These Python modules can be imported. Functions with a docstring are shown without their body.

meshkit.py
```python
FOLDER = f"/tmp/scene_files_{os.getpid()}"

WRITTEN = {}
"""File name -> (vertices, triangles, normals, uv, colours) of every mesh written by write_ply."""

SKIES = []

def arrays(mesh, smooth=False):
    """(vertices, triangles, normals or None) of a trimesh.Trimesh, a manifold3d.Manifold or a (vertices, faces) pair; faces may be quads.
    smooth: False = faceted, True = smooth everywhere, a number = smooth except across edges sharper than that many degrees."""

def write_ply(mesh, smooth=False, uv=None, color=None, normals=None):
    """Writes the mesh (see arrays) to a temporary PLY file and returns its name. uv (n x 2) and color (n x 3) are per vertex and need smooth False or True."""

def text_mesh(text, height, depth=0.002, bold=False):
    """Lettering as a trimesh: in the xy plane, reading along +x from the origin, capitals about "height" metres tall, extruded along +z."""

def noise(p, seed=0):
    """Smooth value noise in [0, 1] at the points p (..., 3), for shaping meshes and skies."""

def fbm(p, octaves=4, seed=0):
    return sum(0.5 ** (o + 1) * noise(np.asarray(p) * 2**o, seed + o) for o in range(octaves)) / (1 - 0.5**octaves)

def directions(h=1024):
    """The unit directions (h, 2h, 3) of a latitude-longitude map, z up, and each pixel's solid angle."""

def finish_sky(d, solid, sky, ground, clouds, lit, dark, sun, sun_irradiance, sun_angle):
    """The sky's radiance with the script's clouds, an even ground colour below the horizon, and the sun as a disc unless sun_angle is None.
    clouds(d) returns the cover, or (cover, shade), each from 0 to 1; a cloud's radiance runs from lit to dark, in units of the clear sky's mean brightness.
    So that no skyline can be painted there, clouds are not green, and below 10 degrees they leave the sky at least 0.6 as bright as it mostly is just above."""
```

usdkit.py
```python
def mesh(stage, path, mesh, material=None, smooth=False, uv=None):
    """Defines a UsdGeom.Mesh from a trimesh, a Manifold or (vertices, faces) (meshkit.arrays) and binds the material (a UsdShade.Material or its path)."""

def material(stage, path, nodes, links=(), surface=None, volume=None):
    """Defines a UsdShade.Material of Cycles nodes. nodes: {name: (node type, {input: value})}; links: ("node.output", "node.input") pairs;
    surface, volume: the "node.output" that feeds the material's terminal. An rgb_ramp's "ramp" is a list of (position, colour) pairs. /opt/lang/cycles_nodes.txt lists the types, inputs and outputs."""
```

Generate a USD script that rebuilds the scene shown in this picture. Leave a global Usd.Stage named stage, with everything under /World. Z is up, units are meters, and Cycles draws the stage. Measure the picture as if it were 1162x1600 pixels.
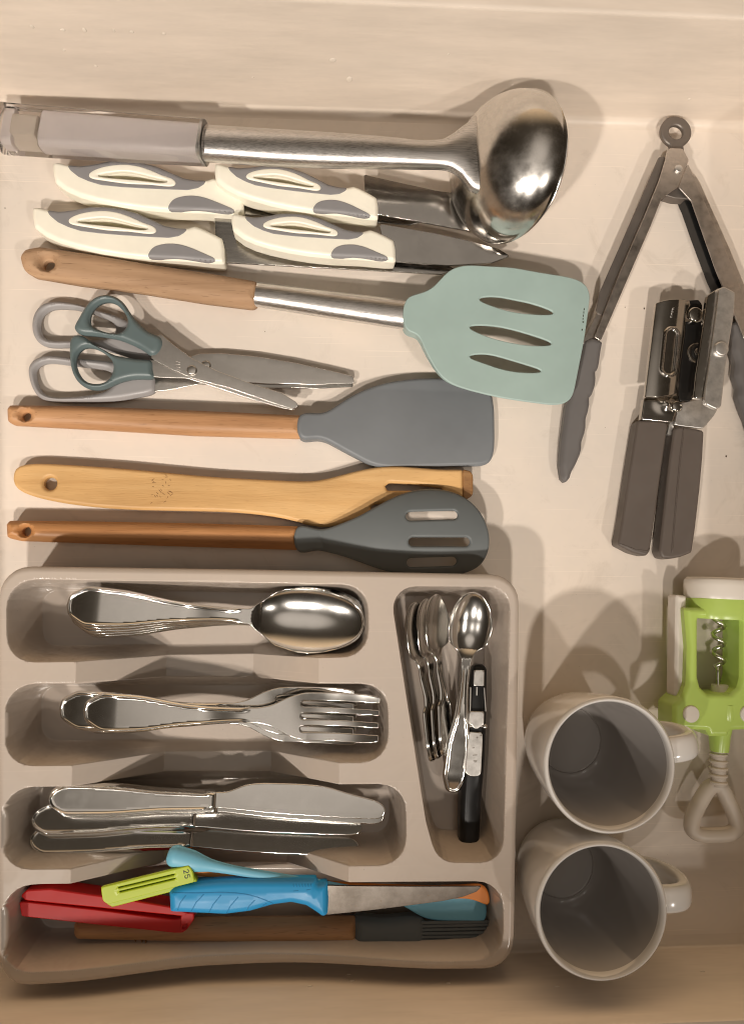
import math
import numpy as np
import shapely
import trimesh
import usdkit
import meshkit
from shapely.geometry import Polygon, Point, LineString, box as sbox
from shapely import affinity
from scipy.interpolate import PchipInterpolator, CubicSpline
from scipy.spatial import Delaunay
from pxr import Usd, UsdGeom, UsdLux, UsdShade, Gf, Sdf

rng = np.random.default_rng(7)
stage = Usd.Stage.CreateInMemory()
UsdGeom.SetStageUpAxis(stage, 'Z')
world = UsdGeom.Xform.Define(stage, '/World')
UsdGeom.Scope.Define(stage, '/World/Looks')

# ---------------------------------------------------------------- camera
# the camera hangs half a metre over the drawer floor and leans a little to the right
F, CX, CY, NX, NY, HCAM = 1250.0, 581.0, 800.0, 495.0, 915.0, 0.50
_n = np.array([(NX - CX) / F, -(NY - CY) / F, -1.0])
_u = -_n / np.linalg.norm(_n)
_x = np.array([1.0, 0, 0]) - _u[0] * _u
_x /= np.linalg.norm(_x)
_y = np.cross(_u, _x)
RC = np.stack([_x, _y, _u])            # camera -> world
CAM = np.array([0, 0, HCAM])
cam = UsdGeom.Camera.Define(stage, '/World/camera')
cam.CreateHorizontalApertureAttr(36.0)
cam.CreateFocalLengthAttr(36.0 * F / 1162.0)
cam.CreateClippingRangeAttr(Gf.Vec2f(0.01, 50.0))
cam.CreateExposureAttr(0.08)
M = np.eye(4)
M[:3, :3] = RC
M[:3, 3] = CAM
cam.AddTransformOp().Set(Gf.Matrix4d(*M.T.ravel().tolist()))

# ---------------------------------------------------------------- lamps
# three bulbs of the kitchen's ceiling fitting, behind the person who stands at the drawer, and the dim warm room
def bulb(name, pos, aim, power, radius=0.045, color=(1.0, 0.915, 0.825), cone=16.6, soft=0.8):
    l = UsdLux.SphereLight.Define(stage, '/World/' + name)
    l.CreateRadiusAttr(radius)
    l.CreateNormalizeAttr(True)
    l.CreateIntensityAttr(power)
    l.CreateColorAttr(Gf.Vec3f(*color))
    sh = UsdLux.ShapingAPI.Apply(l.GetPrim())
    sh.CreateShapingConeAngleAttr(cone)
    sh.CreateShapingConeSoftnessAttr(soft)
    w = np.array(pos, float) - np.array(aim, float); w /= np.linalg.norm(w)
    x = np.cross((0, 0, 1), w); x /= np.linalg.norm(x); y = np.cross(w, x)
    m = np.eye(4); m[:3, 0], m[:3, 1], m[:3, 2], m[:3, 3] = x, y, w, pos
    l.AddTransformOp().Set(Gf.Matrix4d(*m.T.ravel().tolist()))
LP = 25.5
AIM = (-0.06, 0.44, 0.0)
bulb('ceiling_spot', (-0.14, -1.20, 1.60), AIM, LP * 1.22)
bulb('ceiling_spot_001', (-0.90, -1.15, 1.60), AIM, LP * 1.22)
bulb('ceiling_spot_002', (0.86, -1.05, 1.60), AIM, LP * .42)
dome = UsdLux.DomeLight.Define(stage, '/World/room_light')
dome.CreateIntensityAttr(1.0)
room = usdkit.material(stage, '/World/Looks/room', {
    'tc': ('texture_coordinate', {}),
    'sep': ('separate_xyz', {}),
    'rmp': ('rgb_ramp', {'ramp': [(0.0, (.06, .044, .030)), (.5, (.09, .066, .045)), (.80, (.19, .145, .10)), (.93, (.34, .27, .2)), (.963, (.6, .5, .39)), (.985, (3.0, 2.65, 2.3)), (1.0, (3.6, 3.2, 2.8))]}),
    'mr': ('map_range', {'from_min': -1.0, 'from_max': 1.0, 'to_min': 0.0, 'to_max': 1.0}),
    # warm glow added low on the far side, to brighten the front wall
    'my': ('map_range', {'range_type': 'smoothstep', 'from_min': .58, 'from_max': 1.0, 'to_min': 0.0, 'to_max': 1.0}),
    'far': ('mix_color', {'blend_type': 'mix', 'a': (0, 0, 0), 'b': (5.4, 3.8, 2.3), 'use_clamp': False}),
    'add': ('mix_color', {'blend_type': 'add', 'fac': 1.0}),
    'bg': ('background_shader', {'strength': 0.17})},
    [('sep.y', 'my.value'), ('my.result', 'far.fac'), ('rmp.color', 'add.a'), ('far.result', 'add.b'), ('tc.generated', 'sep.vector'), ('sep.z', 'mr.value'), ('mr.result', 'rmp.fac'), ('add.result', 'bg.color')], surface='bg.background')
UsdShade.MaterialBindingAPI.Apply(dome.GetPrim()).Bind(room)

# ---------------------------------------------------------------- helpers
def P(x, y, z=0.0):
    """The world point at height z that a pixel of the 1162 x 1600 photograph looks at."""
    d = RC @ np.array([(x - CX) / F, -(y - CY) / F, -1.0])
    return CAM + d * ((z - HCAM) / d[2])

def U(pts, z=0.0):
    return np.array([P(x, y, z)[:2] for x, y in pts])

def zp(pts, ox, oy, s):
    return [(ox + x / s, oy + y / s) for x, y in pts]

def spline(pts, n=8):
    """Closed smooth outline through the points."""
    p = np.asarray(pts, float)
    q = np.vstack([p, p[:1]])
    t = np.concatenate([[0], np.cumsum(np.sqrt(np.linalg.norm(np.diff(q, axis=0), axis=1)))])
    cs = CubicSpline(t, q, bc_type='periodic')
    return cs(np.linspace(0, t[-1], n * len(p), endpoint=False))

def poly(pts, holes=(), rnd=0.0):
    g = Polygon(pts, [h for h in holes]).buffer(0)
    if g.geom_type != 'Polygon':
        g = max(g.geoms, key=lambda a: a.area)
    if rnd:
        g = g.buffer(-rnd).buffer(2 * rnd, quad_segs=6).buffer(-rnd, quad_segs=6)
    return g

def _resample(ring, sp):
    L = ring.length
    n = max(8, int(round(L / sp)))
    c = np.array(ring.coords)[:-1]
    pts = [np.array(ring.interpolate(i / n, normalized=True).coords[0]) for i in range(n)]
    return np.array(pts)

def slab(g, top, bot, r=0.001, res=0.0025, rb=None, nr=3, sp=None, extra=(), rows=()):
    """A solid over the outline g (shapely) between the surfaces bot and top (numbers or functions of x, y, d), its rims rounded by r."""
    rb = r if rb is None else rb
    sp = sp or min(res, 0.0015)
    if g.geom_type != 'Polygon':
        return cat([slab(q, top, bot, r, res, rb, nr, sp) for q in g.geoms if q.area > 1e-8])
    g = g.simplify(sp * .04)
    bp = [_resample(q, sp) for q in [g.exterior, *g.interiors]]
    gg = Polygon(bp[0], bp[1:]).buffer(0)
    P_, D_ = [np.vstack(bp)], [np.zeros(sum(map(len, bp)))]
    nb = len(P_[0])
    R = max(r, rb)
    for q_ in bp:                                       # inner rows lie straight behind the rim's own points
        c_ = np.roll(q_, -1, 0) - np.roll(q_, 1, 0)
        ln_ = np.linalg.norm(c_, axis=1)[:, None]
        nn = np.c_[-c_[:, 1], c_[:, 0]] / np.maximum(ln_, 1e-12)
        probe = q_ + nn * 1e-5
        nn = nn * np.where(shapely.contains_xy(gg, probe[:, 0], probe[:, 1]), 1, -1)[:, None]
        for d in [R * (1 - math.cos(math.pi / 2 * k / nr)) for k in range(1, nr + 1)] + list(rows):
            if d <= 0: continue
            z = q_ + nn * d
            dd_ = shapely.distance(gg.boundary, shapely.points(z))
            ok = shapely.contains_xy(gg, z[:, 0], z[:, 1]) & (dd_ > .8 * d)
            P_.append(z[ok]); D_.append(dd_[ok])
    q = gg.buffer(-max([R, sp * .6, *rows]) - res * .35)
    if not q.is_empty:
        x0, y0, x1, y1 = q.bounds
        X, Y = np.meshgrid(np.arange(x0, x1 + res, res), np.arange(y0, y1 + res, res * .866))
        X = X + (np.arange(X.shape[0]) % 2)[:, None] * res / 2
        pts = np.stack([X.ravel(), Y.ravel()], 1)
        pts = pts[shapely.contains_xy(q, pts[:, 0], pts[:, 1])]
        if len(extra):                                  # rows of points along creases and lips
            ex = np.vstack(extra)
            ex = ex[shapely.contains_xy(q, ex[:, 0], ex[:, 1])]
            from scipy.spatial import cKDTree
            pts = np.vstack([pts[cKDTree(ex).query(pts)[0] > res * .45], ex])
        if len(pts):
            P_.append(pts); D_.append(shapely.distance(gg.boundary, shapely.points(pts)))
    pts, D = np.vstack(P_), np.concatenate(D_)
    tri = Delaunay(pts).simplices
    c = pts[tri].mean(1)
    a, b, e = pts[tri[:, 0]], pts[tri[:, 1]], pts[tri[:, 2]]
    ar = (b[:, 0] - a[:, 0]) * (e[:, 1] - a[:, 1]) - (b[:, 1] - a[:, 1]) * (e[:, 0] - a[:, 0])
    tri[ar < 0] = tri[ar < 0][:, ::-1]
    keep = shapely.contains_xy(gg, c[:, 0], c[:, 1]) & (np.abs(ar) > 1e-13)
    tri = tri[keep]
    def f(h):
        return h(pts[:, 0], pts[:, 1], D) if callable(h) else np.full(len(pts), float(h))
    def ease(r_):
        return np.where(D < r_, r_ - np.sqrt(np.maximum(0, r_ * r_ - (r_ - np.minimum(D, r_)) ** 2)), 0) if r_ > 0 else 0 * D
    zt, zb = f(top) - ease(r), f(bot) + ease(rb)
    zb = np.minimum(zb, zt)
    n = len(pts)
    # normals straight from the two surfaces, so that polished metal reflects cleanly
    eps = 3e-5
    ring_ = gg.boundary
    def sdist(x, y):
        return shapely.distance(ring_, shapely.points(x, y)) * np.where(shapely.contains_xy(gg, x, y), 1, -1)
    def grad(h, r_, sg):
        def ev(x, y):
            s_ = np.maximum(sdist(x, y) + np.where(D < .15 * r_, .15 * r_, 0), 0)
            z = h(x, y, s_) if callable(h) else np.full(len(x), float(h))
            e = np.where(s_ < r_, r_ - np.sqrt(np.maximum(0, r_ * r_ - (r_ - np.minimum(s_, r_)) ** 2)), 0) if r_ > 0 else 0
            return z - sg * e
        X, Y = pts[:, 0], pts[:, 1]
        gx = (ev(X + eps, Y) - ev(X - eps, Y)) / (2 * eps)
        gy = (ev(X, Y + eps) - ev(X, Y - eps)) / (2 * eps)
        N = np.c_[-gx, -gy, np.ones(n)] * sg
        return N / np.linalg.norm(N, axis=1)[:, None]
    NT, NB = grad(top, r, 1), grad(bot, rb, -1)
    ed = np.vstack([tri[:, [0, 1]], tri[:, [1, 2]], tri[:, [2, 0]]])
    s = set(map(tuple, ed))
    be = np.array([q for q in ed if (q[1], q[0]) not in s])
    bi = np.unique(be); pos = {v: i for i, v in enumerate(bi)}
    be2 = np.array([[pos[a_], pos[b_]] for a_, b_ in be])
    outn = np.zeros((len(bi), 3))
    dv = pts[be[:, 1]] - pts[be[:, 0]]
    on = np.c_[dv[:, 1], -dv[:, 0], 0 * dv[:, 0]]; on /= np.maximum(np.linalg.norm(on, axis=1)[:, None], 1e-12)
    np.add.at(outn, be2[:, 0], on); np.add.at(outn, be2[:, 1], on)
    outn /= np.maximum(np.linalg.norm(outn, axis=1)[:, None], 1e-12)
    k = len(bi)
    V = np.vstack([np.c_[pts, zt], np.c_[pts, zb], np.c_[pts[bi], zt[bi]], np.c_[pts[bi], zb[bi]]])
    VN = np.vstack([NT, NB, outn, outn])
    o = 2 * n
    side = np.vstack([np.c_[be2[:, 0] + o, be2[:, 0] + o + k, be2[:, 1] + o + k], np.c_[be2[:, 0] + o, be2[:, 1] + o + k, be2[:, 1] + o]])
    m = trimesh.Trimesh(V, np.vstack([tri, tri[:, ::-1] + n, side]), process=False)
    m.metadata['vn'] = VN
    return m

def cat(ms):
    vn = np.vstack([m.metadata['vn'] for m in ms])
    m = trimesh.util.concatenate(ms)
    m.metadata['vn'] = vn
    return m

def smoothpath(pts, n=24):
    p = np.asarray(pts, float)
    t = np.concatenate([[0], np.cumsum(np.linalg.norm(np.diff(p[:, :3], axis=0), axis=1))])
    f = PchipInterpolator(t, p)
    return f(np.linspace(0, t[-1], n))

def loft(path, w, t=None, n=20, e=2.0, cap=0.0, up=(0, 0, 1), closed=False):
    """A bar along the path: w and t (numbers or one per point) are its full width and thickness, e the roundness of its section (2 = oval), cap = how far the ends are rounded."""
    p = np.asarray(path, float)
    k = len(p)
    w = np.broadcast_to(np.asarray(w, float), k)
    t = w if t is None else np.broadcast_to(np.asarray(t, float), k)
    T = np.gradient(p, axis=0) if not closed else np.roll(p, -1, 0) - np.roll(p, 1, 0)
    T /= np.linalg.norm(T, axis=1)[:, None]
    S = np.cross(T, np.array(up, float))
    S /= np.linalg.norm(S, axis=1)[:, None]
    N = np.cross(S, T)
    if cap and not closed:
        q = [1, .92, .75, .5, .2]
        add = lambda i, sg: [(p[i] + T[i] * sg * cap * math.sin(math.pi / 2 * (1 - f_)), w[i] * (.25 + .75 * math.cos(math.pi / 2 * (1 - f_))), t[i] * (.25 + .75 * math.cos(math.pi / 2 * (1 - f_)))) for f_ in q]
        A, B = add(0, -1)[::-1], add(-1, 1)
        p = np.vstack([[a[0] for a in A], p[1:-1], [b[0] for b in B]])
        w = np.concatenate([[a[1] for a in A], w[1:-1], [b[1] for b in B]])
        t = np.concatenate([[a[2] for a in A], t[1:-1], [b[2] for b in B]])
        S = np.vstack([[S[0]] * 5, S[1:-1], [S[-1]] * 5]); N = np.vstack([[N[0]] * 5, N[1:-1], [N[-1]] * 5])
        k = len(p)
    th = np.arange(n) / n * 2 * math.pi
    c = np.sign(np.cos(th)) * np.abs(np.cos(th)) ** (2 / e)
    s = np.sign(np.sin(th)) * np.abs(np.sin(th)) ** (2 / e)
    V = p[:, None] + S[:, None] * (c[None, :, None] * w[:, None, None] / 2) + N[:, None] * (s[None, :, None] * t[:, None, None] / 2)
    V = V.reshape(-1, 3)
    fs = []
    for i in range(k if closed else k - 1):
        a, b = i * n, ((i + 1) % k) * n
        for j in range(n):
            j2 = (j + 1) % n
            fs += [[a + j, b + j2, b + j], [a + j, a + j2, b + j2]]
    if not closed:
        V = np.vstack([V, p[0], p[-1]])
        for j in range(n):
            j2 = (j + 1) % n
            fs += [[j2, j, k * n], [(k - 1) * n + j, (k - 1) * n + j2, k * n + 1]]
    m = trimesh.Trimesh(V, fs, process=False)
    if m.volume < 0: m.invert()
    return m

def lathe(prof, n=64):
    """Turns (radius, z) pairs about z."""
    m = trimesh.creation.revolve(np.array(prof, float), sections=n)
    if m.volume < 0: m.invert()
    return m

def at(m, loc=(0, 0, 0), R=None):
    m = m.copy()
    T = np.eye(4)
    if R is not None: T[:3, :3] = R
    T[:3, 3] = loc
    m.apply_transform(T)
    return m

def rot(ax, a):
    return trimesh.transformations.rotation_matrix(a, ax)[:3, :3]

def disc(c, r, h, n=24, r1=None):
    """A flat rivet head standing on the point c."""
    b = min(r * .25, h * .6)
    return at(lathe([(0, 0), (r, 0), (r, h - b), (r - b * .4, h - b * .3), (r - b, h), (0, h)], n), c)

def bar(a, b, w, t, e=6, cap=0.0, n=16):
    return loft(np.array([a, np.add(a, b) / 2, b], float), w, t, n=n, e=e, cap=cap)

used = {}
def path(parent, name):
    k = used.get((parent, name), 0)
    used[(parent, name)] = k + 1
    return f'{parent}/{name}' + (f'_{k:03d}' if k else '')

class Thing:
    def __init__(self, name, label, cat_, base, group=None, kind=None):
        self.path = path('/World', name)
        self.base = np.array(base, float)
        self.x = UsdGeom.Xform.Define(stage, self.path)
        self.op = self.x.AddTransformOp()
        self.put(self.base)
        tag(self.x.GetPrim(), label, cat_, group, kind)
    def put(self, base, R=np.eye(3)):
        m = np.eye(4); m[:3, :3] = R; m[:3, 3] = base
        self.op.Set(Gf.Matrix4d(*m.T.ravel().tolist()))
    def part(self, name, m, mat, smooth=35, parent=None, label=None, kind=None):
        p = path(parent or self.path, name)
        m = m.copy(); m.apply_translation(-self.base)
        if 'vn' in m.metadata:
            g = usdkit.mesh(stage, p, m, mat, smooth=False)
            g.CreateNormalsAttr(m.metadata['vn'].astype(np.float32))
            g.SetNormalsInterpolation('vertex')
            o = g.GetPrim()
        else:
            o = usdkit.mesh(stage, p, m, mat, smooth=smooth).GetPrim()
        if label: o.SetCustomDataByKey('label', label)
        if kind: o.SetCustomDataByKey('kind', kind)
        return p

def tag(o, label=None, cat_=None, group=None, kind=None):
    for k, v in (('label', label), ('category', cat_), ('group', group), ('kind', kind)):
        if v: o.SetCustomDataByKey(k, v)

def copy(src, label, base, R=np.eye(3), group=None, cat_=None):
    name = src.path.split('/')[-1]
    p = path('/World', name)
    x = UsdGeom.Xform.Define(stage, p)
    m = np.eye(4); m[:3, :3] = R; m[:3, 3] = base
    x.GetPrim().GetReferences().AddInternalReference(src.path)
    x.GetPrim().SetInstanceable(True)
    x.ClearXformOpOrder()
    UsdGeom.Xformable(x).MakeMatrixXform().Set(Gf.Matrix4d(*m.T.ravel().tolist()))
    tag(x.GetPrim(), label, cat_ or src.x.GetPrim().GetCustomDataByKey('category'), group or src.x.GetPrim().GetCustomDataByKey('group'))

# ---------------------------------------------------------------- materials
LK = '/World/Looks/'
def mat(name, col, rough=.45, metal=0.0, var=.12, vscale=60.0, bump=0.0, bscale=400.0, stretch=(1, 1, 1), coat=0.0, rvar=.15, spec=.5, rot_=(0, 0, 0), **kw):
    """Plain surface whose colour, gloss and relief vary a little with noise in the object's own space."""
    c = np.array(col, float)
    nodes = {'tc': ('texture_coordinate', {}), 'mp': ('mapping', {'scale': stretch, 'rotation': rot_}),
             'n1': ('noise_texture', {'scale': vscale, 'detail': 5.0, 'roughness': .6}),
             'rc': ('rgb_ramp', {'ramp': [(.28, tuple(c * (1 - var))), (.72, tuple(np.minimum(c * (1 + var * .8), 1)))]}),
             'n2': ('noise_texture', {'scale': vscale * 2.3, 'detail': 4.0}),
             'rr': ('map_range', {'from_min': .3, 'from_max': .7, 'to_min': max(.02, rough * (1 - rvar)), 'to_max': min(1, rough * (1 + rvar))}),
             'p': ('principled_bsdf', {'metallic': metal, 'coat_weight': coat, 'specular_ior_level': spec, **kw})}
    links = [('tc.object', 'mp.vector'), ('mp.vector', 'n1.vector'), ('mp.vector', 'n2.vector'), ('n1.fac', 'rc.fac'), ('rc.color', 'p.base_color'), ('n2.fac', 'rr.value'), ('rr.result', 'p.roughness')]
    if bump:
        nodes['nb'] = ('noise_texture', {'scale': bscale, 'detail': 3.0})
        nodes['b'] = ('bump', {'strength': bump, 'distance': .0004})
        links += [('mp.vector', 'nb.vector'), ('nb.fac', 'b.height'), ('b.normal', 'p.normal')]
    return usdkit.material(stage, LK + name, nodes, links, surface='p.BSDF')

def wood(name, dark, mid, light, rough=.5, gs=1.0, fleck=.6, fleckcol=None, rot_=(0, 0, 0)):
    """Wood with its grain along x: long streaks, fine pores and short dark flecks."""
    fc = fleckcol or tuple(np.array(dark) * .6)
    nodes = {'tc': ('texture_coordinate', {}), 'm1': ('mapping', {'scale': (6 * gs, 90 * gs, 90 * gs), 'rotation': rot_}), 'm2': ('mapping', {'scale': (110 * gs, 1300 * gs, 1300 * gs), 'rotation': rot_}), 'm3': ('mapping', {'scale': (14, 40, 40)}),
             'n1': ('noise_texture', {'scale': 1.0, 'detail': 6.0, 'roughness': .65, 'distortion': .6}), 'n2': ('noise_texture', {'scale': 1.0, 'detail': 2.0}), 'n3': ('noise_texture', {'scale': 1.0, 'detail': 3.0}),
             'r1': ('rgb_ramp', {'ramp': [(.25, dark), (.5, mid), (.75, light)]}),
             'r2': ('rgb_ramp', {'ramp': [(.62, (0, 0, 0)), (.72, (fleck,) * 3)]}),
             'r3': ('rgb_ramp', {'ramp': [(.3, (.82, .8, .78)), (.7, (1.08, 1.06, 1.04))]}),
             'mx': ('mix_color', {'blend_type': 'mix', 'b': fc}), 'mm': ('mix_color', {'blend_type': 'multiply', 'fac': 1.0}),
             'b': ('bump', {'strength': .35, 'distance': .0003, 'invert': True}),
             'p': ('principled_bsdf', {'roughness': rough, 'specular_ior_level': .35})}
    links = [('tc.object', 'm1.vector'), ('tc.object', 'm2.vector'), ('tc.object', 'm3.vector'), ('m1.vector', 'n1.vector'), ('m2.vector', 'n2.vector'), ('m3.vector', 'n3.vector'),
             ('n1.fac', 'r1.fac'), ('n2.fac', 'r2.fac'), ('n3.fac', 'r3.fac'), ('r1.color', 'mx.a'), ('r2.color', 'mx.fac'), ('mx.result', 'mm.a'), ('r3.color', 'mm.b'), ('mm.result', 'p.base_color'), ('n2.fac', 'b.height'), ('b.normal', 'p.normal')]
    return usdkit.material(stage, LK + name, nodes, links, surface='p.BSDF')

M_paint = mat('cream_paint', (.70, .61, .52), rough=.4, var=.10, vscale=12, bump=.3, bscale=60, rvar=.3, stretch=(1, 5, 5))
def worn(name, col, rough, coat, var=.09, vs=9.0, dirt=(.30, .24, .17), dirt_amount=.28, scratch=.5, bump=.25):
    """Paint or plastic in daily use: uneven tone, soft smudges, fine specks of dirt and hair-thin scratches in two directions."""
    c = np.array(col, float)
    nodes = {'tc': ('texture_coordinate', {}),
             'n1': ('noise_texture', {'scale': vs, 'detail': 6.0, 'roughness': .6}),
             'rc': ('rgb_ramp', {'ramp': [(.28, tuple(c * (1 - var) * (.97, 1.0, 1.03))), (.72, tuple(np.minimum(c * (1 + var * .7) * (1.01, 1.0, .99), 1)))]}),
             'n2': ('noise_texture', {'scale': vs * 3.4, 'detail': 8.0, 'roughness': .72, 'distortion': .8}),
             'r2': ('rgb_ramp', {'ramp': [(.55, (0, 0, 0)), (.78, (dirt_amount,) * 3)]}),
             'n3': ('noise_texture', {'scale': 820.0, 'detail': 2.0}),
             'r3': ('rgb_ramp', {'ramp': [(.755, (0, 0, 0)), (.79, (.55, .55, .55))]}),
             'm1': ('mix_color', {'b': dirt}), 'm2': ('mix_color', {'b': tuple(np.array(dirt) * .6)}),
             'sa': ('mapping', {'rotation': (0, 0, .35), 'scale': (14, 1500, 14)}), 'sb': ('mapping', {'rotation': (0, 0, -.9), 'scale': (14, 1500, 14)}),
             'na': ('noise_texture', {'scale': 1.0, 'detail': 1.0}), 'nb': ('noise_texture', {'scale': 1.0, 'detail': 1.0}),
             'ra': ('rgb_ramp', {'ramp': [(.70, (0, 0, 0)), (.76, (1, 1, 1))]}), 'rb': ('rgb_ramp', {'ramp': [(.70, (0, 0, 0)), (.76, (1, 1, 1))]}),
             'sc': ('mix_color', {'blend_type': 'add', 'fac': 1.0}), 'scs': ('mix_color', {'blend_type': 'multiply', 'fac': 1.0, 'b': (scratch,) * 3}),
             'm3': ('mix_color', {'b': tuple(np.minimum(c * 1.25, .95))}),
             'rr': ('map_range', {'from_min': .35, 'from_max': .7, 'to_min': rough * .8, 'to_max': rough * 1.5}),
             'nf': ('noise_texture', {'scale': 130.0, 'detail': 4.0}), 'b': ('bump', {'strength': bump, 'distance': .0003}),
             'p': ('principled_bsdf', {'coat_weight': coat, 'coat_roughness': .12})}
    links = [('tc.object', k + '.vector') for k in ('n1', 'n2', 'n3', 'sa', 'sb', 'nf')] + [
        ('sa.vector', 'na.vector'), ('sb.vector', 'nb.vector'), ('n1.fac', 'rc.fac'), ('n2.fac', 'r2.fac'), ('n3.fac', 'r3.fac'), ('rc.color', 'm1.a'), ('r2.color', 'm1.fac'), ('m1.result', 'm2.a'), ('r3.color', 'm2.fac'),
        ('na.fac', 'ra.fac'), ('nb.fac', 'rb.fac'), ('ra.color', 'sc.a'), ('rb.color', 'sc.b'), ('sc.result', 'scs.a'), ('scs.result', 'm3.fac'), ('m2.result', 'm3.a'), ('m3.result', 'p.base_color'),
        ('n2.fac', 'rr.value'), ('rr.result', 'p.roughness'), ('nf.fac', 'b.height'), ('b.normal', 'p.normal')]
    return usdkit.material(stage, LK + name, nodes, links, surface='p.BSDF')
M_floor = worn('cream_floor', (.74, .65, .56), .38, 0.0)
M_tray = worn('taupe_plastic', (.455, .385, .325), .24, .5, var=.05, vs=12, dirt=(.22, .17, .12), dirt_amount=.16, scratch=.3, bump=.05)
M_brush = mat('brushed_steel', (.62, .59, .56), rough=.33, metal=1, var=.1, vscale=40, stretch=(1, 22, 22), rvar=.2, bump=.02, bscale=120)
M_polish = mat('polished_steel', (.68, .65, .61), rough=.24, metal=1, var=.05, vscale=30, rvar=.12)
M_ladle = mat('ladle_steel', (.70, .67, .63), rough=.19, metal=1, var=.12, vscale=26, rvar=.6, bump=.05, bscale=90)
M_cut = mat('cutlery_steel', (.72, .70, .665), rough=.14, metal=1, var=.03, vscale=70, rvar=.1)
M_blade = mat('blade_steel', (.40, .38, .35), rough=.2, metal=1, var=.1, vscale=50, stretch=(1, 6, 6), rvar=.4)
M_bladedark = mat('blade_steel_dark_reflection', (.33, .31, .285), rough=.12, metal=1, var=.12, vscale=50, rvar=.4)  # blade steel darkened, a dark room reflection put into its colour
M_satin = mat('satin_steel', (.56, .51, .465), rough=.34, metal=1, var=.08, vscale=60, rvar=.2)
M_satindark = mat('satin_steel_dark', (.20, .175, .155), rough=.5, metal=.8, var=.1, vscale=60)
M_chrome = mat('chrome', (.50, .47, .43), rough=.1, metal=1, var=.08, vscale=60, rvar=.5)
M_chromedark = mat('black_chrome', (.03, .028, .026), rough=.15, metal=.6, var=.2, vscale=60)
M_beech = wood('beech', (.38, .195, .09), (.50, .275, .135), (.59, .345, .185), fleck=.5)
M_beech2 = wood('oiled_beech', (.34, .155, .058), (.45, .22, .088), (.54, .285, .122), rough=.42, fleck=.5)
M_bamboo = wood('bamboo', (.52, .30, .115), (.63, .39, .165), (.70, .46, .215), rough=.48, gs=1.2, fleck=.3, fleckcol=(.36, .19, .065))
M_oldwood = wood('dry_wood', (.34, .205, .115), (.44, .28, .165), (.52, .35, .215), rough=.7, gs=.9, fleck=.6)
M_teal = mat('teal_silicone', (.325, .425, .395), rough=.5, var=.09, vscale=22, spec=.4, bump=.08, bscale=700)
M_grey = mat('grey_silicone', (.165, .176, .186), rough=.48, var=.10, vscale=20, spec=.45, bump=.08, bscale=700)
M_greyd = mat('slate_silicone', (.118, .13, .132), rough=.5, var=.05, vscale=30, spec=.35)
M_tongtip = mat('tong_silicone', (.135, .125, .12), rough=.5, var=.08, vscale=30, spec=.35)
M_slate = mat('slate_plastic', (.105, .14, .142), rough=.38, var=.05, vscale=30)
M_greyp = mat('grey_plastic', (.30, .285, .28), rough=.42, var=.05, vscale=30)
M_cream = mat('cream_plastic', (.86, .815, .69), rough=.36, var=.07, vscale=28, subsurface_weight=0.0)
M_inlay = mat('grey_rubber', (.235, .225, .225), rough=.5, var=.05, vscale=40)
M_lilac = mat('milky_plastic', (.74, .68, .66), rough=.4, var=.04, vscale=30)
M_clear = usdkit.material(stage, LK + 'clear_acrylic', {'p': ('principled_bsdf', {'base_color': (.97, .95, .94), 'roughness': .06, 'transmission_weight': 1.0, 'ior': 1.42})}, [], surface='p.BSDF')
M_mug = mat('stoneware_glaze', (.63, .60, .565), rough=.14, var=.03, vscale=25, coat=.3, rvar=.3)
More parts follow.
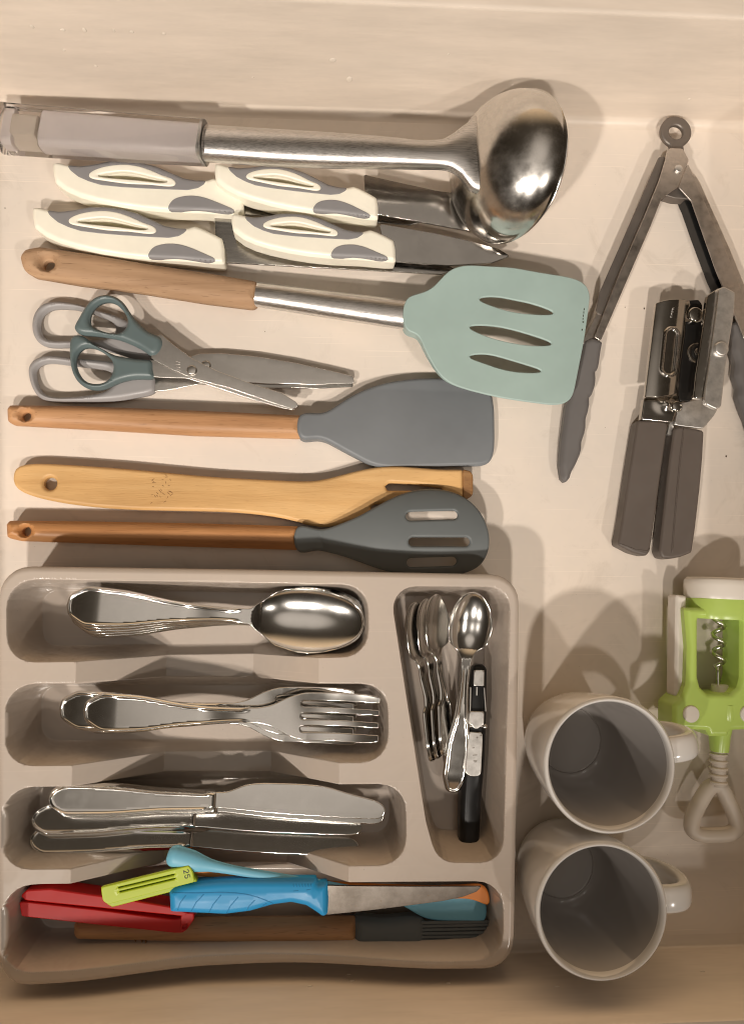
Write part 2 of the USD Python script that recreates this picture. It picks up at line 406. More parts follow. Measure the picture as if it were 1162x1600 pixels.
M_mugin = mat('stoneware_darker_inside', (.33, .305, .285), rough=.16, var=.05, vscale=25, coat=.3, rvar=.3)
M_green = mat('apple_green_plastic', (.46, .62, .14), rough=.28, var=.04, vscale=20)
M_white = mat('white_plastic', (.74, .69, .62), rough=.32, var=.04, vscale=20)
M_ivory = mat('ivory_plastic', (.60, .53, .45), rough=.42, var=.05, vscale=20)
M_brown = mat('brown_grey_plastic', (.105, .085, .072), rough=.5, var=.06, vscale=40)
M_black = mat('black_plastic', (.010, .010, .010), rough=.3, var=.2, vscale=40, spec=.3)
M_silver = mat('pale_steel', (.66, .64, .61), rough=.32, metal=.9, var=.05, vscale=90, bump=.03)
M_red = mat('red_plastic', (.43, .009, .008), rough=.42, var=.06, vscale=30, spec=.3)
M_lime = mat('lime_plastic', (.44, .55, .03), rough=.42, var=.05, vscale=30)
M_blue = mat('blue_plastic', (.022, .30, .62), rough=.42, var=.05, vscale=30)
M_sky = mat('sky_blue_silicone', (.175, .47, .63), rough=.5, var=.05, vscale=30)
M_orange = mat('orange_silicone', (.62, .20, .035), rough=.5, var=.05, vscale=30)
M_drip = mat('dry_paint_drip', (.72, .64, .55), rough=.55)
M_ink = mat('dark_ink', (.06, .07, .05), rough=.6, var=.1)
M_grime = mat('grime', (.10, .075, .05), rough=.8, var=.3)
M_olive = mat('olive_hole_fill', (.33, .27, .10), rough=.5, var=.1)

# ================================================================ the drawer
def wall_strip(a, b, h, th, fillet=.006):
    """A drawer side whose inner face runs from a to b (the inside lies to the right of a->b), with a rounded bead of paint at its foot."""
    a, b = np.array(a[:2]), np.array(b[:2])
    d = (b - a) / np.linalg.norm(b - a)
    nrm = np.array([d[1], -d[0]])                    # to the inside
    arc = [(fillet * (1 - math.sin(t)), fillet * (1 - math.cos(t))) for t in np.linspace(0, math.pi / 2, 7)]
    c = .0025
    prof = arc + [(0, h - c), (-c * .3, h - c * .3), (-c, h), (-th + c, h), (-th, h - c), (-th, -.012), (fillet, -.012)]
    k, vs = len(prof), []
    N = 2
    for p in (a, b):
        vs += [[*(p + nrm * u), v] for u, v in prof]
    fs = []
    for j in range(k):
        j2 = (j + 1) % k
        fs += [[j, j2, k + j2], [j, k + j2, k + j]]
    g = Polygon(prof)
    tv, tf = trimesh.creation.triangulate_polygon(g, engine='earcut')
    idx = [int(np.argmin(np.linalg.norm(np.array(prof) - q, axis=1))) for q in tv]
    for f in tf:
        i, j, l = (idx[q] for q in f)
        fs += [[i, j, l], [k + l, k + j, k + i]]
    m = trimesh.Trimesh(vs, fs, process=False)
    m.fix_normals()
    return m

WH = 0.1
A0, A1 = P(-160, 152), P(1260, 198)
B0, B1 = P(-160, 1513), P(1260, 1471)
L0, L1 = P(-120, 100), P(-120, 1580)
R0, R1 = P(1196, 100), P(1196, 1580)
drawer = Thing('drawer', 'cream painted wooden drawer that holds all the utensils', 'drawer', (0, 0, 0))
drawer.part('floor', slab(Polygon(U([(-160, 100), (1260, 100), (1260, 1570), (-160, 1570)])), 0.0, -.011, r=.0005, res=.03), M_floor)
drawer.part('back_wall', wall_strip(A0, A1, WH, .05), M_paint)
drawer.part('front_wall', wall_strip(B1, B0, .085, .03), M_paint)
drawer.part('side_wall', wall_strip(L1, L0, WH - .001, .016), M_paint)
drawer.part('side_wall', wall_strip(R0, R1, WH - .001, .016), M_paint)
# dried drips of paint on the back wall and chips on the front wall
bl = []
for x, y, s in [(50, 45, 1.2), (98, 48, 1.4), (132, 47, 1.5), (178, 46, 1.2), (206, 47, 1.2), (256, 48, 1.3), (100, 78, 1), (150, 101, 1), (520, 78, 1.7), (546, 108, 2.0), (395, 110, .8), (1075, 122, 1.3), (800, 107, .9), (700, 62, .7)]:
    z = .1 * (1 - (y + 5) / 172)
    q = P(x, y, z)
    t = (q[0] - A0[0]) / (A1[0] - A0[0]); yy = A0[1] + t * (A1[1] - A0[1])
    s2 = trimesh.creation.icosphere(2, .00075 * s)
    s2.apply_scale((rng.uniform(.8, 1.5), .3, rng.uniform(.8, 1.8)))
    bl.append(at(s2, (q[0], yy, z)))
for k, b_ in enumerate(bl):
    drawer.part('paint_drip', b_, M_drip)
for x, y in [(484, 1552), (545, 1528), (550, 1543), (870, 1570), (1098, 1547), (700, 1555)]:
    s2 = trimesh.creation.icosphere(1, .0011); s2.apply_scale((1.4, .5, .8))
    z = (y - 1480) / 158 * .08
    q = P(x, y, z); t = (q[0] - B0[0]) / (B1[0] - B0[0]); yy = B0[1] + t * (B1[1] - B0[1])
    drawer.part('paint_drip', at(s2, (q[0], yy, z)), M_drip)
for x, y, w in [(1052, 1466, 10), (1150, 1464, 14)]:
    g = Polygon(U([(x - w / 2, y), (x + w / 2, y - .4), (x + w / 2 + 1, y + .3), (x, y + .7)], 0))
    drawer.part('crack', slab(g, .00025, -.001, r=.00005, res=.002), M_grime)
for x, y, s in [(1006, 482, 1.6), (1134, 713, 1.7), (976, 480, .9), (414, 518, .8), (8, 325, 1.0), (945, 668, .6)]:
    c = P(x, y)
    m = trimesh.creation.icosphere(1, .0003 * s); m.apply_scale((1, 1.3, .8))
    drawer.part('crumb', at(m, (c[0], c[1], .0002)), M_grime)

# ================================================================ the cutlery tray
ZT = .045
def RP(pts, z=ZT, rnd=.012):
    return poly(U(pts, z), rnd=rnd)
tray_out = RP([(-4, 884), (400, 890), (813, 898), (812, 1000), (808, 1250), (804, 1517), (600, 1519), (400, 1524), (200, 1534), (-4, 1546)], rnd=.016)
wells = [
    (RP([(10, 905), (300, 909), (575, 914), (576, 1026), (300, 1031), (11, 1035)], rnd=.0145), .0042),
    (RP([(8, 1069), (300, 1068), (606, 1069), (607, 1191), (300, 1194), (8, 1197)], rnd=.0145), .0042),
    (RP([(4, 1231), (300, 1228), (634, 1226), (635, 1352), (300, 1356), (4, 1359)], rnd=.0145), .0042),
    (RP([(4, 1386), (60, 1383), (120, 1382), (300, 1381), (540, 1380), (786, 1378), (787, 1500), (700, 1503), (400, 1505), (200, 1513), (4, 1522)], rnd=.0145), .0042),
    (RP([(609, 916), (798, 917), (790, 1200), (786, 1348), (684, 1348), (666, 1285), (634, 1080)], rnd=.0125), .0042)]
def px2x(x, y): return P(x, y, ZT)[0]
dips = [(1050, 118, 242, 388, 498), (1211, 112, 238, 418, 530), (1370, 110, 238, 445, 545)]
dipd = [.034, .034, .034]
def tray_top(x, y, d):
    H = np.full(len(x), ZT)
    for (yp, a, b, c, e), dd in zip(dips, dipd):
        X = [px2x(v, yp) for v in (a, b, c, e)]
        yc = P(300, yp, ZT)[1]
        w = np.clip(1 - (np.abs(y - yc) - .026) / .008, 0, 1)
        q = np.minimum(np.clip((x - X[0]) / (X[1] - X[0]), 0, 1), np.clip((X[3] - x) / (X[3] - X[2]), 0, 1))
        H -= dd * q * w
    yb = P(300, 1516, ZT)[1]
    X = [px2x(v, 1510) for v in (90, 330, 430, 700)]
    q = np.minimum(np.clip((x - X[0]) / (X[1] - X[0]), 0, 1), np.clip((X[3] - x) / (X[3] - X[2]), 0, 1))
    q = q * q * (3 - 2 * q)
    H -= .011 * q * np.clip(1 - (y - yb - .003) / .02, 0, 1)
    z = H.copy()
    pp = shapely.points(x, y)
    for g, fl in wells:
        sd = np.where(shapely.contains_xy(g, x, y), 1, -1) * shapely.distance(g.exterior, pp)
        t = np.clip((sd + .0004) / .0066, 0, 1)
        # steep moulded wall with a small radius at the lip and a wider one at the foot
        s = np.where(t < .12, t * t / .12 * .9, np.where(t < .72, .108 + (t - .12) * 1.27, 1 - (1 - np.minimum(1, .108 + .6 * 1.27)) * ((1 - t) / .28) ** 2))
        z = z - np.clip(s, 0, 1) * (z - fl)
    return z
ext = []
for g, fl in wells:
    for d in (-.0005, -.0003, 0, .0004, .0009, .0018, .0028, .0038, .0046, .0054, .0062, .0070):
        q = g.buffer(-d)
        ext.append(_resample(q.exterior, .0011 if d < .001 else .0014))
for (yp, a_, b_, c_, e_) in dips:
    y0_, y1_ = P(300, yp, ZT)[1] - .034, P(300, yp, ZT)[1] + .034
    for v in (a_, b_, c_, e_):
        xv = px2x(v, yp)
        yy_ = np.arange(y0_, y1_, .0011)
        for o_ in (-.0004, .0004):
            ln = np.c_[np.full(len(yy_), xv + o_), yy_]
            keep_ = np.ones(len(ln), bool)
            for g, fl in wells:
                keep_ &= ~shapely.contains_xy(g.buffer(.0009), ln[:, 0], ln[:, 1])
            ext.append(ln[keep_])
tray = Thing('cutlery_tray', 'taupe plastic cutlery tray with five compartments filling the lower left of the drawer', 'cutlery tray', P(400, 1200, 0))
tray.part('tray_body', slab(tray_out, tray_top, .0005, r=.0035, rb=0, res=.0016, sp=.0012, extra=ext), M_tray, smooth=55)

# ================================================================ cutlery
def half_outline(xs, ws, n=70):
    f = PchipInterpolator(xs, ws)
    u = np.linspace(0, 1, n)
    x = xs[0] + (xs[-1] - xs[0]) * (1 - np.cos(np.pi * u)) / 2
    return x, np.maximum(f(x), 0)
def sym(xs, ws, n=70):
    x, w = half_outline(xs, ws, n)
    return Polygon(np.vstack([np.c_[x, w], np.c_[x[::-1], -w[::-1]]])).buffer(0)

def spoon_meshes(L, bl, bw, hw, depth, th=.0015, hz=.010, res=.0011):
    """Lies along +x: handle end at 0, bowl tip at L. Returns (spoon, bead)."""
    xb = L - bl / 2
    nx = L - bl - .002
    xs = [0, .0012, .005, .013, .03, nx * .62, nx * .9, nx + .001, nx + .006, nx + bl * .28, nx + bl * .55, nx + bl * .8, L - .0035, L - .0008, L]
    ws = [0, hw * .22, hw * .36, hw * .5, hw * .47, hw * .27, hw * .19, hw * .2, hw * .34, bw * .42, bw * .5, bw * .41, bw * .25, bw * .12, 0]
    g = sym(xs, ws, 110)
    zc = PchipInterpolator([0, L * .12, L * .38, nx * .92, nx + .012, L - bl * .45, L], [hz * .55, hz, hz * 1.02, hz * .55, hz * .6, hz * .8, hz * .72])
    ax_, by = bl * .49, bw * .49
    def top(x, y, d):
        z = zc(x)
        q = 1 - ((x - xb) / ax_) ** 2 - (y / by) ** 2
        z = z - depth * np.clip(q, 0, 1) ** .75 * np.clip((x - nx) / .008, 0, 1)
        hm = np.clip((nx * .98 - x) / .006, 0, 1)
        z = z + hm * (.0007 * np.exp(-((d - .0013) / .0007) ** 2))
        return z
    m = slab(g, top, lambda x, y, d: top(x, y, d) - th, r=.00055, res=res, nr=2, sp=.0008, rows=(.0009, .0013, .0017, .0022))
    return m

def fork_meshes(L, hw, fw, hz=.010, th=.0017):
    nx = L - .071
    xs = [0, .0012, .005, .013, .03, nx * .62, nx * .92, nx, nx + .008, nx + .020, nx + .030, L - .01, L]
    ws = [0, hw * .22, hw * .36, hw * .5, hw * .47, hw * .28, hw * .2, hw * .2, hw * .26, fw * .40, fw * .49, fw * .5, fw * .46]
    g = sym(xs, ws, 90)
    for k in (-1, 0, 1):
        y = k * fw * .258
        s = LineString([(L - .043, y), (L + .01, y * .98)]).buffer(.0018)
        g = g.difference(s)
    tl = L - .004
    g = g.buffer(-.0006).buffer(.0006)
    zc = PchipInterpolator([0, L * .12, L * .38, nx * .95, nx + .02, L - .03, L], [hz * .55, hz, hz * 1.05, hz * .55, hz * .42, hz * .2, hz * .75])
    def top(x, y, d):
        z = zc(x) + .0012 * (y / (fw / 2)) ** 2 * np.clip((x - nx - .01) / .02, 0, 1)
        hm = np.clip((nx * .98 - x) / .006, 0, 1)
        return z + hm * (.0007 * np.exp(-((d - .0013) / .0007) ** 2))
    return slab(g, top, lambda x, y, d: top(x, y, d) - th, r=.0006, res=.0012, nr=2, sp=.0008, rows=(.0009, .0013, .0017, .0022))

def lie(p0, p1, roll=0.0):
    """Base and rotation that lay a piece modelled along +x from the point p0 towards p1, rolled about its own length."""
    p0, p1 = np.array(p0, float), np.array(p1, float)
    d = (p1 - p0) / np.linalg.norm(p1 - p0)
    s = np.cross((0, 0, 1), d); s /= np.linalg.norm(s)
    u = np.cross(d, s)
    R = np.stack([d, s, u], 1) @ rot((1, 0, 0), roll)
    return p0, R

# --- dessert spoons: one neat stack
zt = .030
p0, p1 = P(103, 945, zt + .006), P(569, 975, zt + .006)
Ls = float(np.linalg.norm(p1 - p0))
sm = spoon_meshes(Ls, .0655, .0378, .0225, .0085, hz=.0095)
GS = 'table spoons stacked in the tray'
sp0 = None
for k in range(5):
    z = zt - k * .0036
    b, R = lie(P(103 + [0, 1, 0, 3, 5][k], 945 + [0, 6, 12, 17, 22][k], zt + .006) * [1, 1, 0] + [0, 0, z], P(569, 975 - [0, 2, 4, 5, 7][k], zt + .006) * [1, 1, 0] + [0, 0, z - .001])
    lab = ['shiny steel table spoon lying topmost on its stack', 'steel table spoon just under the topmost one', 'steel table spoon in the middle of the spoon stack', 'steel table spoon second from the bottom of its stack', 'steel table spoon at the bottom of its stack'][k]
    if sp0 is None:
        sp0 = Thing('table_spoon', lab, 'spoon', (0, 0, 0), GS)
        sp0.part('spoon_body', sm, M_cut, smooth=50)
        sp0.put(b, R)
    else:
        copy(sp0, lab, b, R)
# --- forks
zt = .029
p0, p1 = P(129, 1111, zt + .006), P(592, 1124, zt + .006)
Lf = float(np.linalg.norm(p1 - p0))
fm = fork_meshes(Lf, .0215, .0275)
GF = 'forks stacked in the tray'
fk0 = None
for k in range(4):
    z = zt - k * .0040
    b, R = lie(P(129 - [0, 41, 36, 20][k], 1111 + [0, -2, 2, 8][k], zt + .006) * [1, 1, 0] + [0, 0, z], P(592 - [0, 8, 2, 12][k], 1124 + [0, -9, 9, 5][k], zt + .006) * [1, 1, 0] + [0, 0, z], [0, .03, -.02, .03][k])
    lab = ['shiny steel fork lying topmost on its stack', 'steel fork whose rounded handle end sticks out left from under the topmost fork', 'steel fork third from the top of the fork stack', 'steel fork at the bottom of the fork stack'][k]
    if fk0 is None:
        fk0 = Thing('table_fork', lab, 'fork', (0, 0, 0), GF)
        fk0.part('fork_body', fm, M_cut, smooth=50)
        fk0.put(b, R)
    else:
        copy(fk0, lab, b, R)
# --- table knives
def knife_meshes(L):
    hl = L * .49
    g = sym([0, .001, .004, .011, .03, hl * .7, hl * .96, hl], [0, .003, .0062, .0088, .0085, .0060, .0052, .0046], 60)
    h = slab(g, lambda x, y, d: .0042 + .0012 * np.exp(-((d - .0013) / .0007) ** 2) * np.clip((hl * .97 - x) / .004, 0, 1), -.0034, r=.0026, res=.0013, nr=8, sp=.001)
    b = Polygon(spline([(hl - .004, .0036), (hl + .004, .0045), (hl + .015, .0083), (hl + .035, .0098), (hl + .06, .0085), (L - .02, .0045), (L - .004, .0002), (L, -.0042), (L - .0018, -.0080), (L - .008, -.0092), (L - .04, -.0082), (hl + .02, -.0060), (hl, -.0044), (hl - .004, -.0036)], 5)).buffer(0)
    bm = slab(b, .0013, -.0008, r=.0007, res=.003, nr=2)
    # fine teeth of the cutting edge
    return h, bm
zk = .030
p0, p1 = P(77, 1246, zk), P(599, 1254, zk)
Lk = float(np.linalg.norm(p1 - p0))
hm_, bm_ = knife_meshes(Lk)
kn0 = None
spec = [((77, 1246), (599, 1254), .033, .033, 0.0, 'steel table knife lying flat on top with its pale blade facing up'),
        ((84, 1251), (592, 1262), .0255, .0255, .03, 'steel table knife lying flat under the topmost knife'),
        ((50, 1282), (600, 1279), .0215, .021, -.39, 'steel table knife tilted on its side, middle of the three rows'),
        ((47, 1314), (607, 1311), .0185, .0185, -.41, 'steel table knife tilted on its side, nearest the blue spatula')]
for (a, c, za, zb, roll, lab) in spec:
    b, R = lie(P(*a, za), P(*c, zb), roll)
    if kn0 is None:
        kn0 = Thing('table_knife', lab, 'knife', (0, 0, 0), 'table knives in the tray')
        kn0.part('handle', hm_, M_cut, smooth=50)
        kn0.part('blade', bm_, M_cut, smooth=30)
        kn0.put(b, R)
    else:
        copy(kn0, lab, b, R)
# --- teaspoons: a nest on edge and one lying flat
zs = .020
tsm = spoon_meshes(.128, .040, .0245, .0145, .0062, th=.0013, hz=.007, res=.001)
ts0 = None
spec = [((705, 1236), (738, 923), .013, .030, 0.0, 'single teaspoon lying face up, its bright bowl in the top right of the tray'),
        ((664, 1187), (622, 940), .016, .020, .80, 'teaspoon on edge, leftmost of the nest of teaspoons'),
        ((672, 1190), (642, 933), .018, .023, .82, 'teaspoon on edge, second from the left in the nest'),
        ((680, 1186), (660, 930), .020, .026, .85, 'teaspoon on edge, third from the left in the nest'),
        ((690, 1180), (676, 930), .022, .029, .80, 'teaspoon on edge, rightmost of the nest with its bowl showing most')]
for (a, c, za, zb, roll, lab) in spec:
    b, R = lie(P(*a, za), P(*c, zb), roll)
    if ts0 is None:
        Lq = float(np.linalg.norm(P(*a, za) - P(*c, zb)))
        ts0 = Thing('teaspoon', lab, 'teaspoon', (0, 0, 0), None)
        tsm1 = spoon_meshes(Lq, .0405, .0262, .0150, .0065, th=.0013, hz=.007, res=.001)
        ts0.part('spoon_body', tsm1, M_cut, smooth=50)
        ts0.put(b, R)
        ts1 = None
    else:
        if ts1 is None:
            ts1 = Thing('teaspoon', lab, 'teaspoon', (0, 0, 0), 'teaspoons nested on edge')
            L2 = float(np.linalg.norm(P(*a, za) - P(*c, zb)))
            ts1.part('spoon_body', spoon_meshes(L2, .0385, .0245, .0140, .006, th=.0013, hz=.0042, res=.001), M_cut, smooth=50)
            ts1.put(b, R)
        else:
            copy(ts1, lab, b, R)

# ================================================================ mugs
def mug(rimc, r_px, handle_dir, label, h=.078, tilt=(0, 0)):
    c = P(*rimc, h)
    r = r_px * (HCAM - h) / F
    rb = r * .77
    t = .0032
    prof = [(0, .003), (rb * .72, .003), (rb * .76, 0), (rb * .86, 0), (rb * .95, .002), (rb, .007), (rb + (r-rb)*.35, .02), (rb + (r-rb)*.86, .055), (r, h - .002), (r - t * .25, h - .0005), (r - t * .5, h), (r - t * .78, h - .0006), (r - t, h - .003),
            (rb + (r-rb)*.86 - t, .055), (rb + (r-rb)*.3 - t, .019), (rb + .0002 - t, .0125), (rb - t - .0007, .0105), (rb - t - .0022, .0085), (rb - t - .0040, .0078), (rb - t - .0048, .0084), (rb - t - .0056, .0078), (0, .0075)]
    th = Thing('mug', label, 'mug', (c[0], c[1], 0), None)
    k_ = 13                                    # the rim belongs to the outside, the darker inside colour starts just below it
    prof_o = prof[:k_] + [(r_ + .0012, z_ - .001) for r_, z_ in prof[k_:k_ + 3]] + [(rb - t, .0065), (0, .0055)]
    prof_i = [(prof[k_ - 1][0] + .0001, prof[k_ - 1][1] - .0004)] + prof[k_:]
    th.part('mug_body', at(lathe(prof_o, 96), (c[0], c[1], 0)), M_mug, smooth=40)
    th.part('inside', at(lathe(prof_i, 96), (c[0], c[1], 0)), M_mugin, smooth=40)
    a = math.radians(handle_dir)
    d = np.array([math.cos(a), math.sin(a), 0])
    C = np.array([c[0], c[1], 0])
    ctrl = [(r - .0025, .066), (r + .009, .067), (r + .0165, .061), (r + .0190, .046), (r + .0150, .029), (r + .003, .0185), (rb + .002, .016)]
    t_ = np.linspace(0, 1, len(ctrl)); tt = np.linspace(0, 1, 30)
    cs = CubicSpline(t_, np.array(ctrl)); q = cs(tt)
    pts = np.array([C + d * u + np.array([0, 0, v]) for u, v in q])
    side = np.cross(d, (0, 0, 1))
    # the strap is wide across, thin through
    k = len(pts)
    T = np.gradient(pts, axis=0); T /= np.linalg.norm(T, axis=1)[:, None]
    hm = loft(pts, .0078, .0145, n=20, e=2.6, up=tuple(side))
    th.part('handle', hm, M_mug, smooth=50)
mug((954, 1196), 105.5, 8, 'pale stoneware mug nearer the can opener, its handle touching the green corkscrew')
mug((941, 1425), 104.0, 2, 'grey stoneware mug standing in the shade nearest the front wall of the drawer')

# ================================================================ ladle
zl = .018
lad = Thing('soup_ladle', 'long steel soup ladle with clear acrylic handle at the back of the drawer', 'ladle', P(400, 220, 0))
def C2(t, b, z): return (P(*t, z) + P(*b, z)) / 2, float(np.linalg.norm(P(*t, z)[:2] - P(*b, z)[:2]))
zz = [.015, .021, .0275, .034]
sec = [C2((3, 168), (4, 233), zz[0]), C2((110, 177), (110, 240), zz[1]), C2((220, 187), (218, 246), zz[2]), C2((321, 195), (319, 251), zz[3])]
pth = np.array([s[0] for s in sec]); wd = np.array([s[1] for s in sec])
from scipy.interpolate import interp1d
def along(a, b_, k): return interp1d(np.linspace(0, 1, len(a)), a, axis=0)(np.linspace(b_[0], b_[1], k))
hp, hw_ = along(pth, (0, 1), 14), along(wd, (0, 1), 14)
shell = loft(hp, hw_, .0185, n=40, e=7, cap=.0035)
lad.part('acrylic_handle', shell, M_clear, smooth=40)
core_path, cw = along(pth, (.215, .985), 12), along(wd, (.215, .985), 12) * .80
core = lad.part('handle_core', loft(core_path, cw, .0125, n=32, e=5, cap=.002), M_lilac, smooth=40)
e0 = loft(along(pth, (.03, .075), 4), along(wd, (.03, .075), 4) * .78, .0105, n=24, e=5, cap=.001)
lad.part('handle_core', e0, M_lilac, smooth=40)
q = along(pth, (.075, .19), 5); ww = along(wd, (.075, .19), 5)
lad.part('hanging_hole_frame', loft(np.vstack([q[0], q[1], q[2], q[3], q[4]]), ww * .50, .0130, n=24, e=6, cap=.001), M_ivory, smooth=40)
lad.part('collar', loft(along(pth, (.985, 1.0), 3), hw_[-1] * .96, .0185, n=40, e=5), M_silver, smooth=40)
ts = [C2((321, 197), (320, 250), .034), C2((420, 203), (420, 257), .0395), C2((520, 209), (520, 261), .045), C2((610, 216), (610, 262), .0505), C2((660, 221), (660, 263), .0520), C2((690, 219), (690, 264), .0525), C2((708, 210), (709, 271), .0525), C2((722, 198), (724, 284), .0520), C2((736, 187), (739, 300), .0505), C2((752, 182), (756, 310), .0475), C2((768, 184), (772, 312), .0440)]
tp = np.array([s[0] for s in ts]); tw = np.array([s[1] for s in ts]); tt_ = np.array([.0155, .0150, .0140, .0128, .0118, .0112, .0115, .0125, .0140, .0150, .0150])
u = np.linspace(0, 1, len(ts)); v = np.linspace(0, 1, 48)
lad.part('tube', loft(PchipInterpolator(u, tp)(v), PchipInterpolator(u, tw)(v), PchipInterpolator(u, tt_)(v), n=32, e=2.3), M_brush, smooth=50)
# the bowl: a half ellipsoid shell, its mouth turned down and to the left
Rb, Cb = .0442, .0305
phi = math.radians(59)
cb = P(797, 262, .039)
prof = [(Rb * math.sin(a), -Cb * math.cos(a)) for a in np.linspace(0, math.pi / 2, 26)]
prof += [(Rb + .0007, .0006), (Rb + .0004, .0014), (Rb - .0008, .0012)] + [((Rb - .0014) * math.sin(a), -(Cb - .0014) * math.cos(a)) for a in np.linspace(math.pi / 2, 0, 26)]
bowl = lathe(prof, 96)
axis = np.array([math.sin(phi), 0, -math.cos(phi)])       # the way the mouth looks
zc_ = axis; xc = np.cross((0, 1, 0), zc_); xc /= np.linalg.norm(xc); yc_ = np.cross(zc_, xc)
Rm = rot((0, 0, 1), math.radians(4)) @ np.stack([xc, yc_, zc_], 1)
lad.part('bowl', at(bowl, cb, Rm), M_ladle, smooth=50)

# ================================================================ small kitchen knives with cream and grey handles
def handle_pts(pts): return zp(pts, 40, 230, 3.228)
KO = [(133, 72), (170, 70), (205, 80), (270, 88), (345, 78), (420, 62), (500, 60), (580, 68), (660, 88), (740, 122), (800, 148), (860, 158), (912, 158), (945, 146), (985, 158), (1035, 180), (1085, 205), (1096, 250), (1102, 332), (1040, 332), (900, 322), (720, 318), (600, 308), (480, 292), (360, 268), (270, 243), (200, 212), (145, 170), (135, 120)]
KI = [(207, 85), (270, 93), (345, 83), (420, 67), (500, 64), (580, 72), (660, 93), (740, 127), (800, 152), (860, 162), (912, 163), (902, 185), (870, 205), (820, 215), (720, 212), (600, 207), (480, 200), (380, 190), (320, 172), (265, 148), (225, 115)]
KR = [(320, 140), (345, 118), (420, 95), (500, 88), (570, 97), (640, 120), (700, 145), (750, 165), (758, 185), (740, 197), (640, 190), (520, 185), (420, 172), (350, 162), (325, 152)]
KH = [(362, 143), (430, 128), (500, 122), (570, 132), (650, 152), (720, 172), (700, 179), (600, 171), (480, 161), (400, 153)]
KB = [(722, 314), (725, 290), (745, 265), (790, 248), (860, 245), (930, 262), (1000, 290), (1055, 318), (1050, 327), (950, 323), (830, 316)]
def sim(a0, a1, b0, b1):
    a0, a1, b0, b1 = (complex(*q) for q in (a0, a1, b0, b1))
    k = (b1 - b0) / (a1 - a0)
    return lambda pts: [((k * (complex(*p) - a0) + b0).real, (k * (complex(*p) - a0) + b0).imag) for p in pts]
A_, B_ = (81.2, 252.3), (381.4, 332.8)
kspec = [((81, 252), (381, 333), 0.0, [(372, 287), (450, 300), (540, 318), (610, 333), (660, 346), (640, 351), (590, 347), (480, 340), (372, 333)], 'cream and grey handled knife under the ladle handle, upper left of the four'),
         ((335, 253), (591, 341), .0085, [(568, 275), (584, 279), (680, 300), (732, 307), (775, 335), (800, 368), (762, 364), (680, 349), (590, 333), (572, 331)], 'cream and grey handled knife whose blade runs under the ladle bowl'),
         ((49, 322), (351, 410), 0.0, [(335, 333), (362, 340), (480, 372), (600, 393), (690, 408), (712, 421), (690, 428), (600, 423), (480, 416), (338, 408)], 'cream and grey handled knife beside the dry wooden handle, lower left of the four'),
         ((361, 332), (619, 407), .0085, [(592, 351), (617, 355), (680, 366), (730, 377), (777, 389), (797, 400), (768, 410), (700, 413), (605, 405)], 'cream and grey handled knife with its bare pointed tip by the teal turner')]
for k, (b0, b1, dz, bl_, lab) in enumerate(kspec):
    T = sim(A_, B_, b0, b1)
    zh = .0165 + dz
    f = lambda pts, z=zh: U(T(handle_pts(pts)), z)
    kn = Thing('kitchen_knife', lab, 'knife', P(*b0, dz + .0005), None)
    hole = Polygon(spline(f(KH), 4)).buffer(0)
    outer = poly(f(KO), rnd=.0012)
    ring = Polygon(spline(f(KR), 4)).buffer(0)
    inl = poly(f(KI), rnd=.0008).intersection(outer.buffer(-.0002))
    bol = Polygon(spline(f(KB), 4)).buffer(0).intersection(outer.buffer(-.0001))
    body = outer.difference(hole)
    h = kn.part('handle', slab(body, zh, dz + .001, r=.0030, res=.0018, nr=4), M_cream, smooth=60)
    iz = lambda x, y, d: zh + .0006
    bd = outer.exterior
    def shell_z(lift):
        def g_(x, y, d):
            e = shapely.distance(bd, shapely.points(x, y)); r = .0030
            return zh + lift - np.where(e < r, r - np.sqrt(np.maximum(0, r * r - (r - np.minimum(e, r)) ** 2)), 0)
        return g_
    kn.part('grip_inlay', slab(inl.difference(ring), shell_z(.0004), zh - .004, r=.0003, res=.0014, nr=2), M_inlay, smooth=60)
    kn.part('hole_rim', slab(ring.difference(hole), zh + .0010, zh - .003, r=.0009, res=.0014, nr=3), M_cream, smooth=60)
    kn.part('thumb_grip', slab(bol, shell_z(.0005), zh - .005, r=.0003, res=.0014, nr=2), M_inlay, smooth=60)
    kn.part('hole_floor', slab(hole.buffer(.0004), dz + .0045, dz + .0015, r=.0001, res=.003), M_olive)  # olive piece set at the bottom of the hole
    for j in range(7):                                 # little ribs of the thumb grip
        x = 880 + j * 25; y = 306 + j * 3.2
        c = U(T(handle_pts([(x, y)])), zh)[0]
        kn.part('grip_rib', at(trimesh.creation.icosphere(1, .00075), (c[0], c[1], zh - .0003 - .0006)), M_inlay)
    bp = U(bl_, dz + .008)
    bg = poly(bp, rnd=.0006)
    yb_ = bp[:, 1].mean()
    sl = .17 if k in (1, 3) else .05
    def wedge(x, y, d): return dz + .0074 + (y - yb_ + .15 * (x - bp[0, 0])) * sl
    kn.part('blade', slab(bg, wedge, lambda x, y, d: wedge(x, y, d) - .0016, r=.0002, res=.003, nr=2), M_bladedark if k in (1, 3) else M_blade, smooth=30)

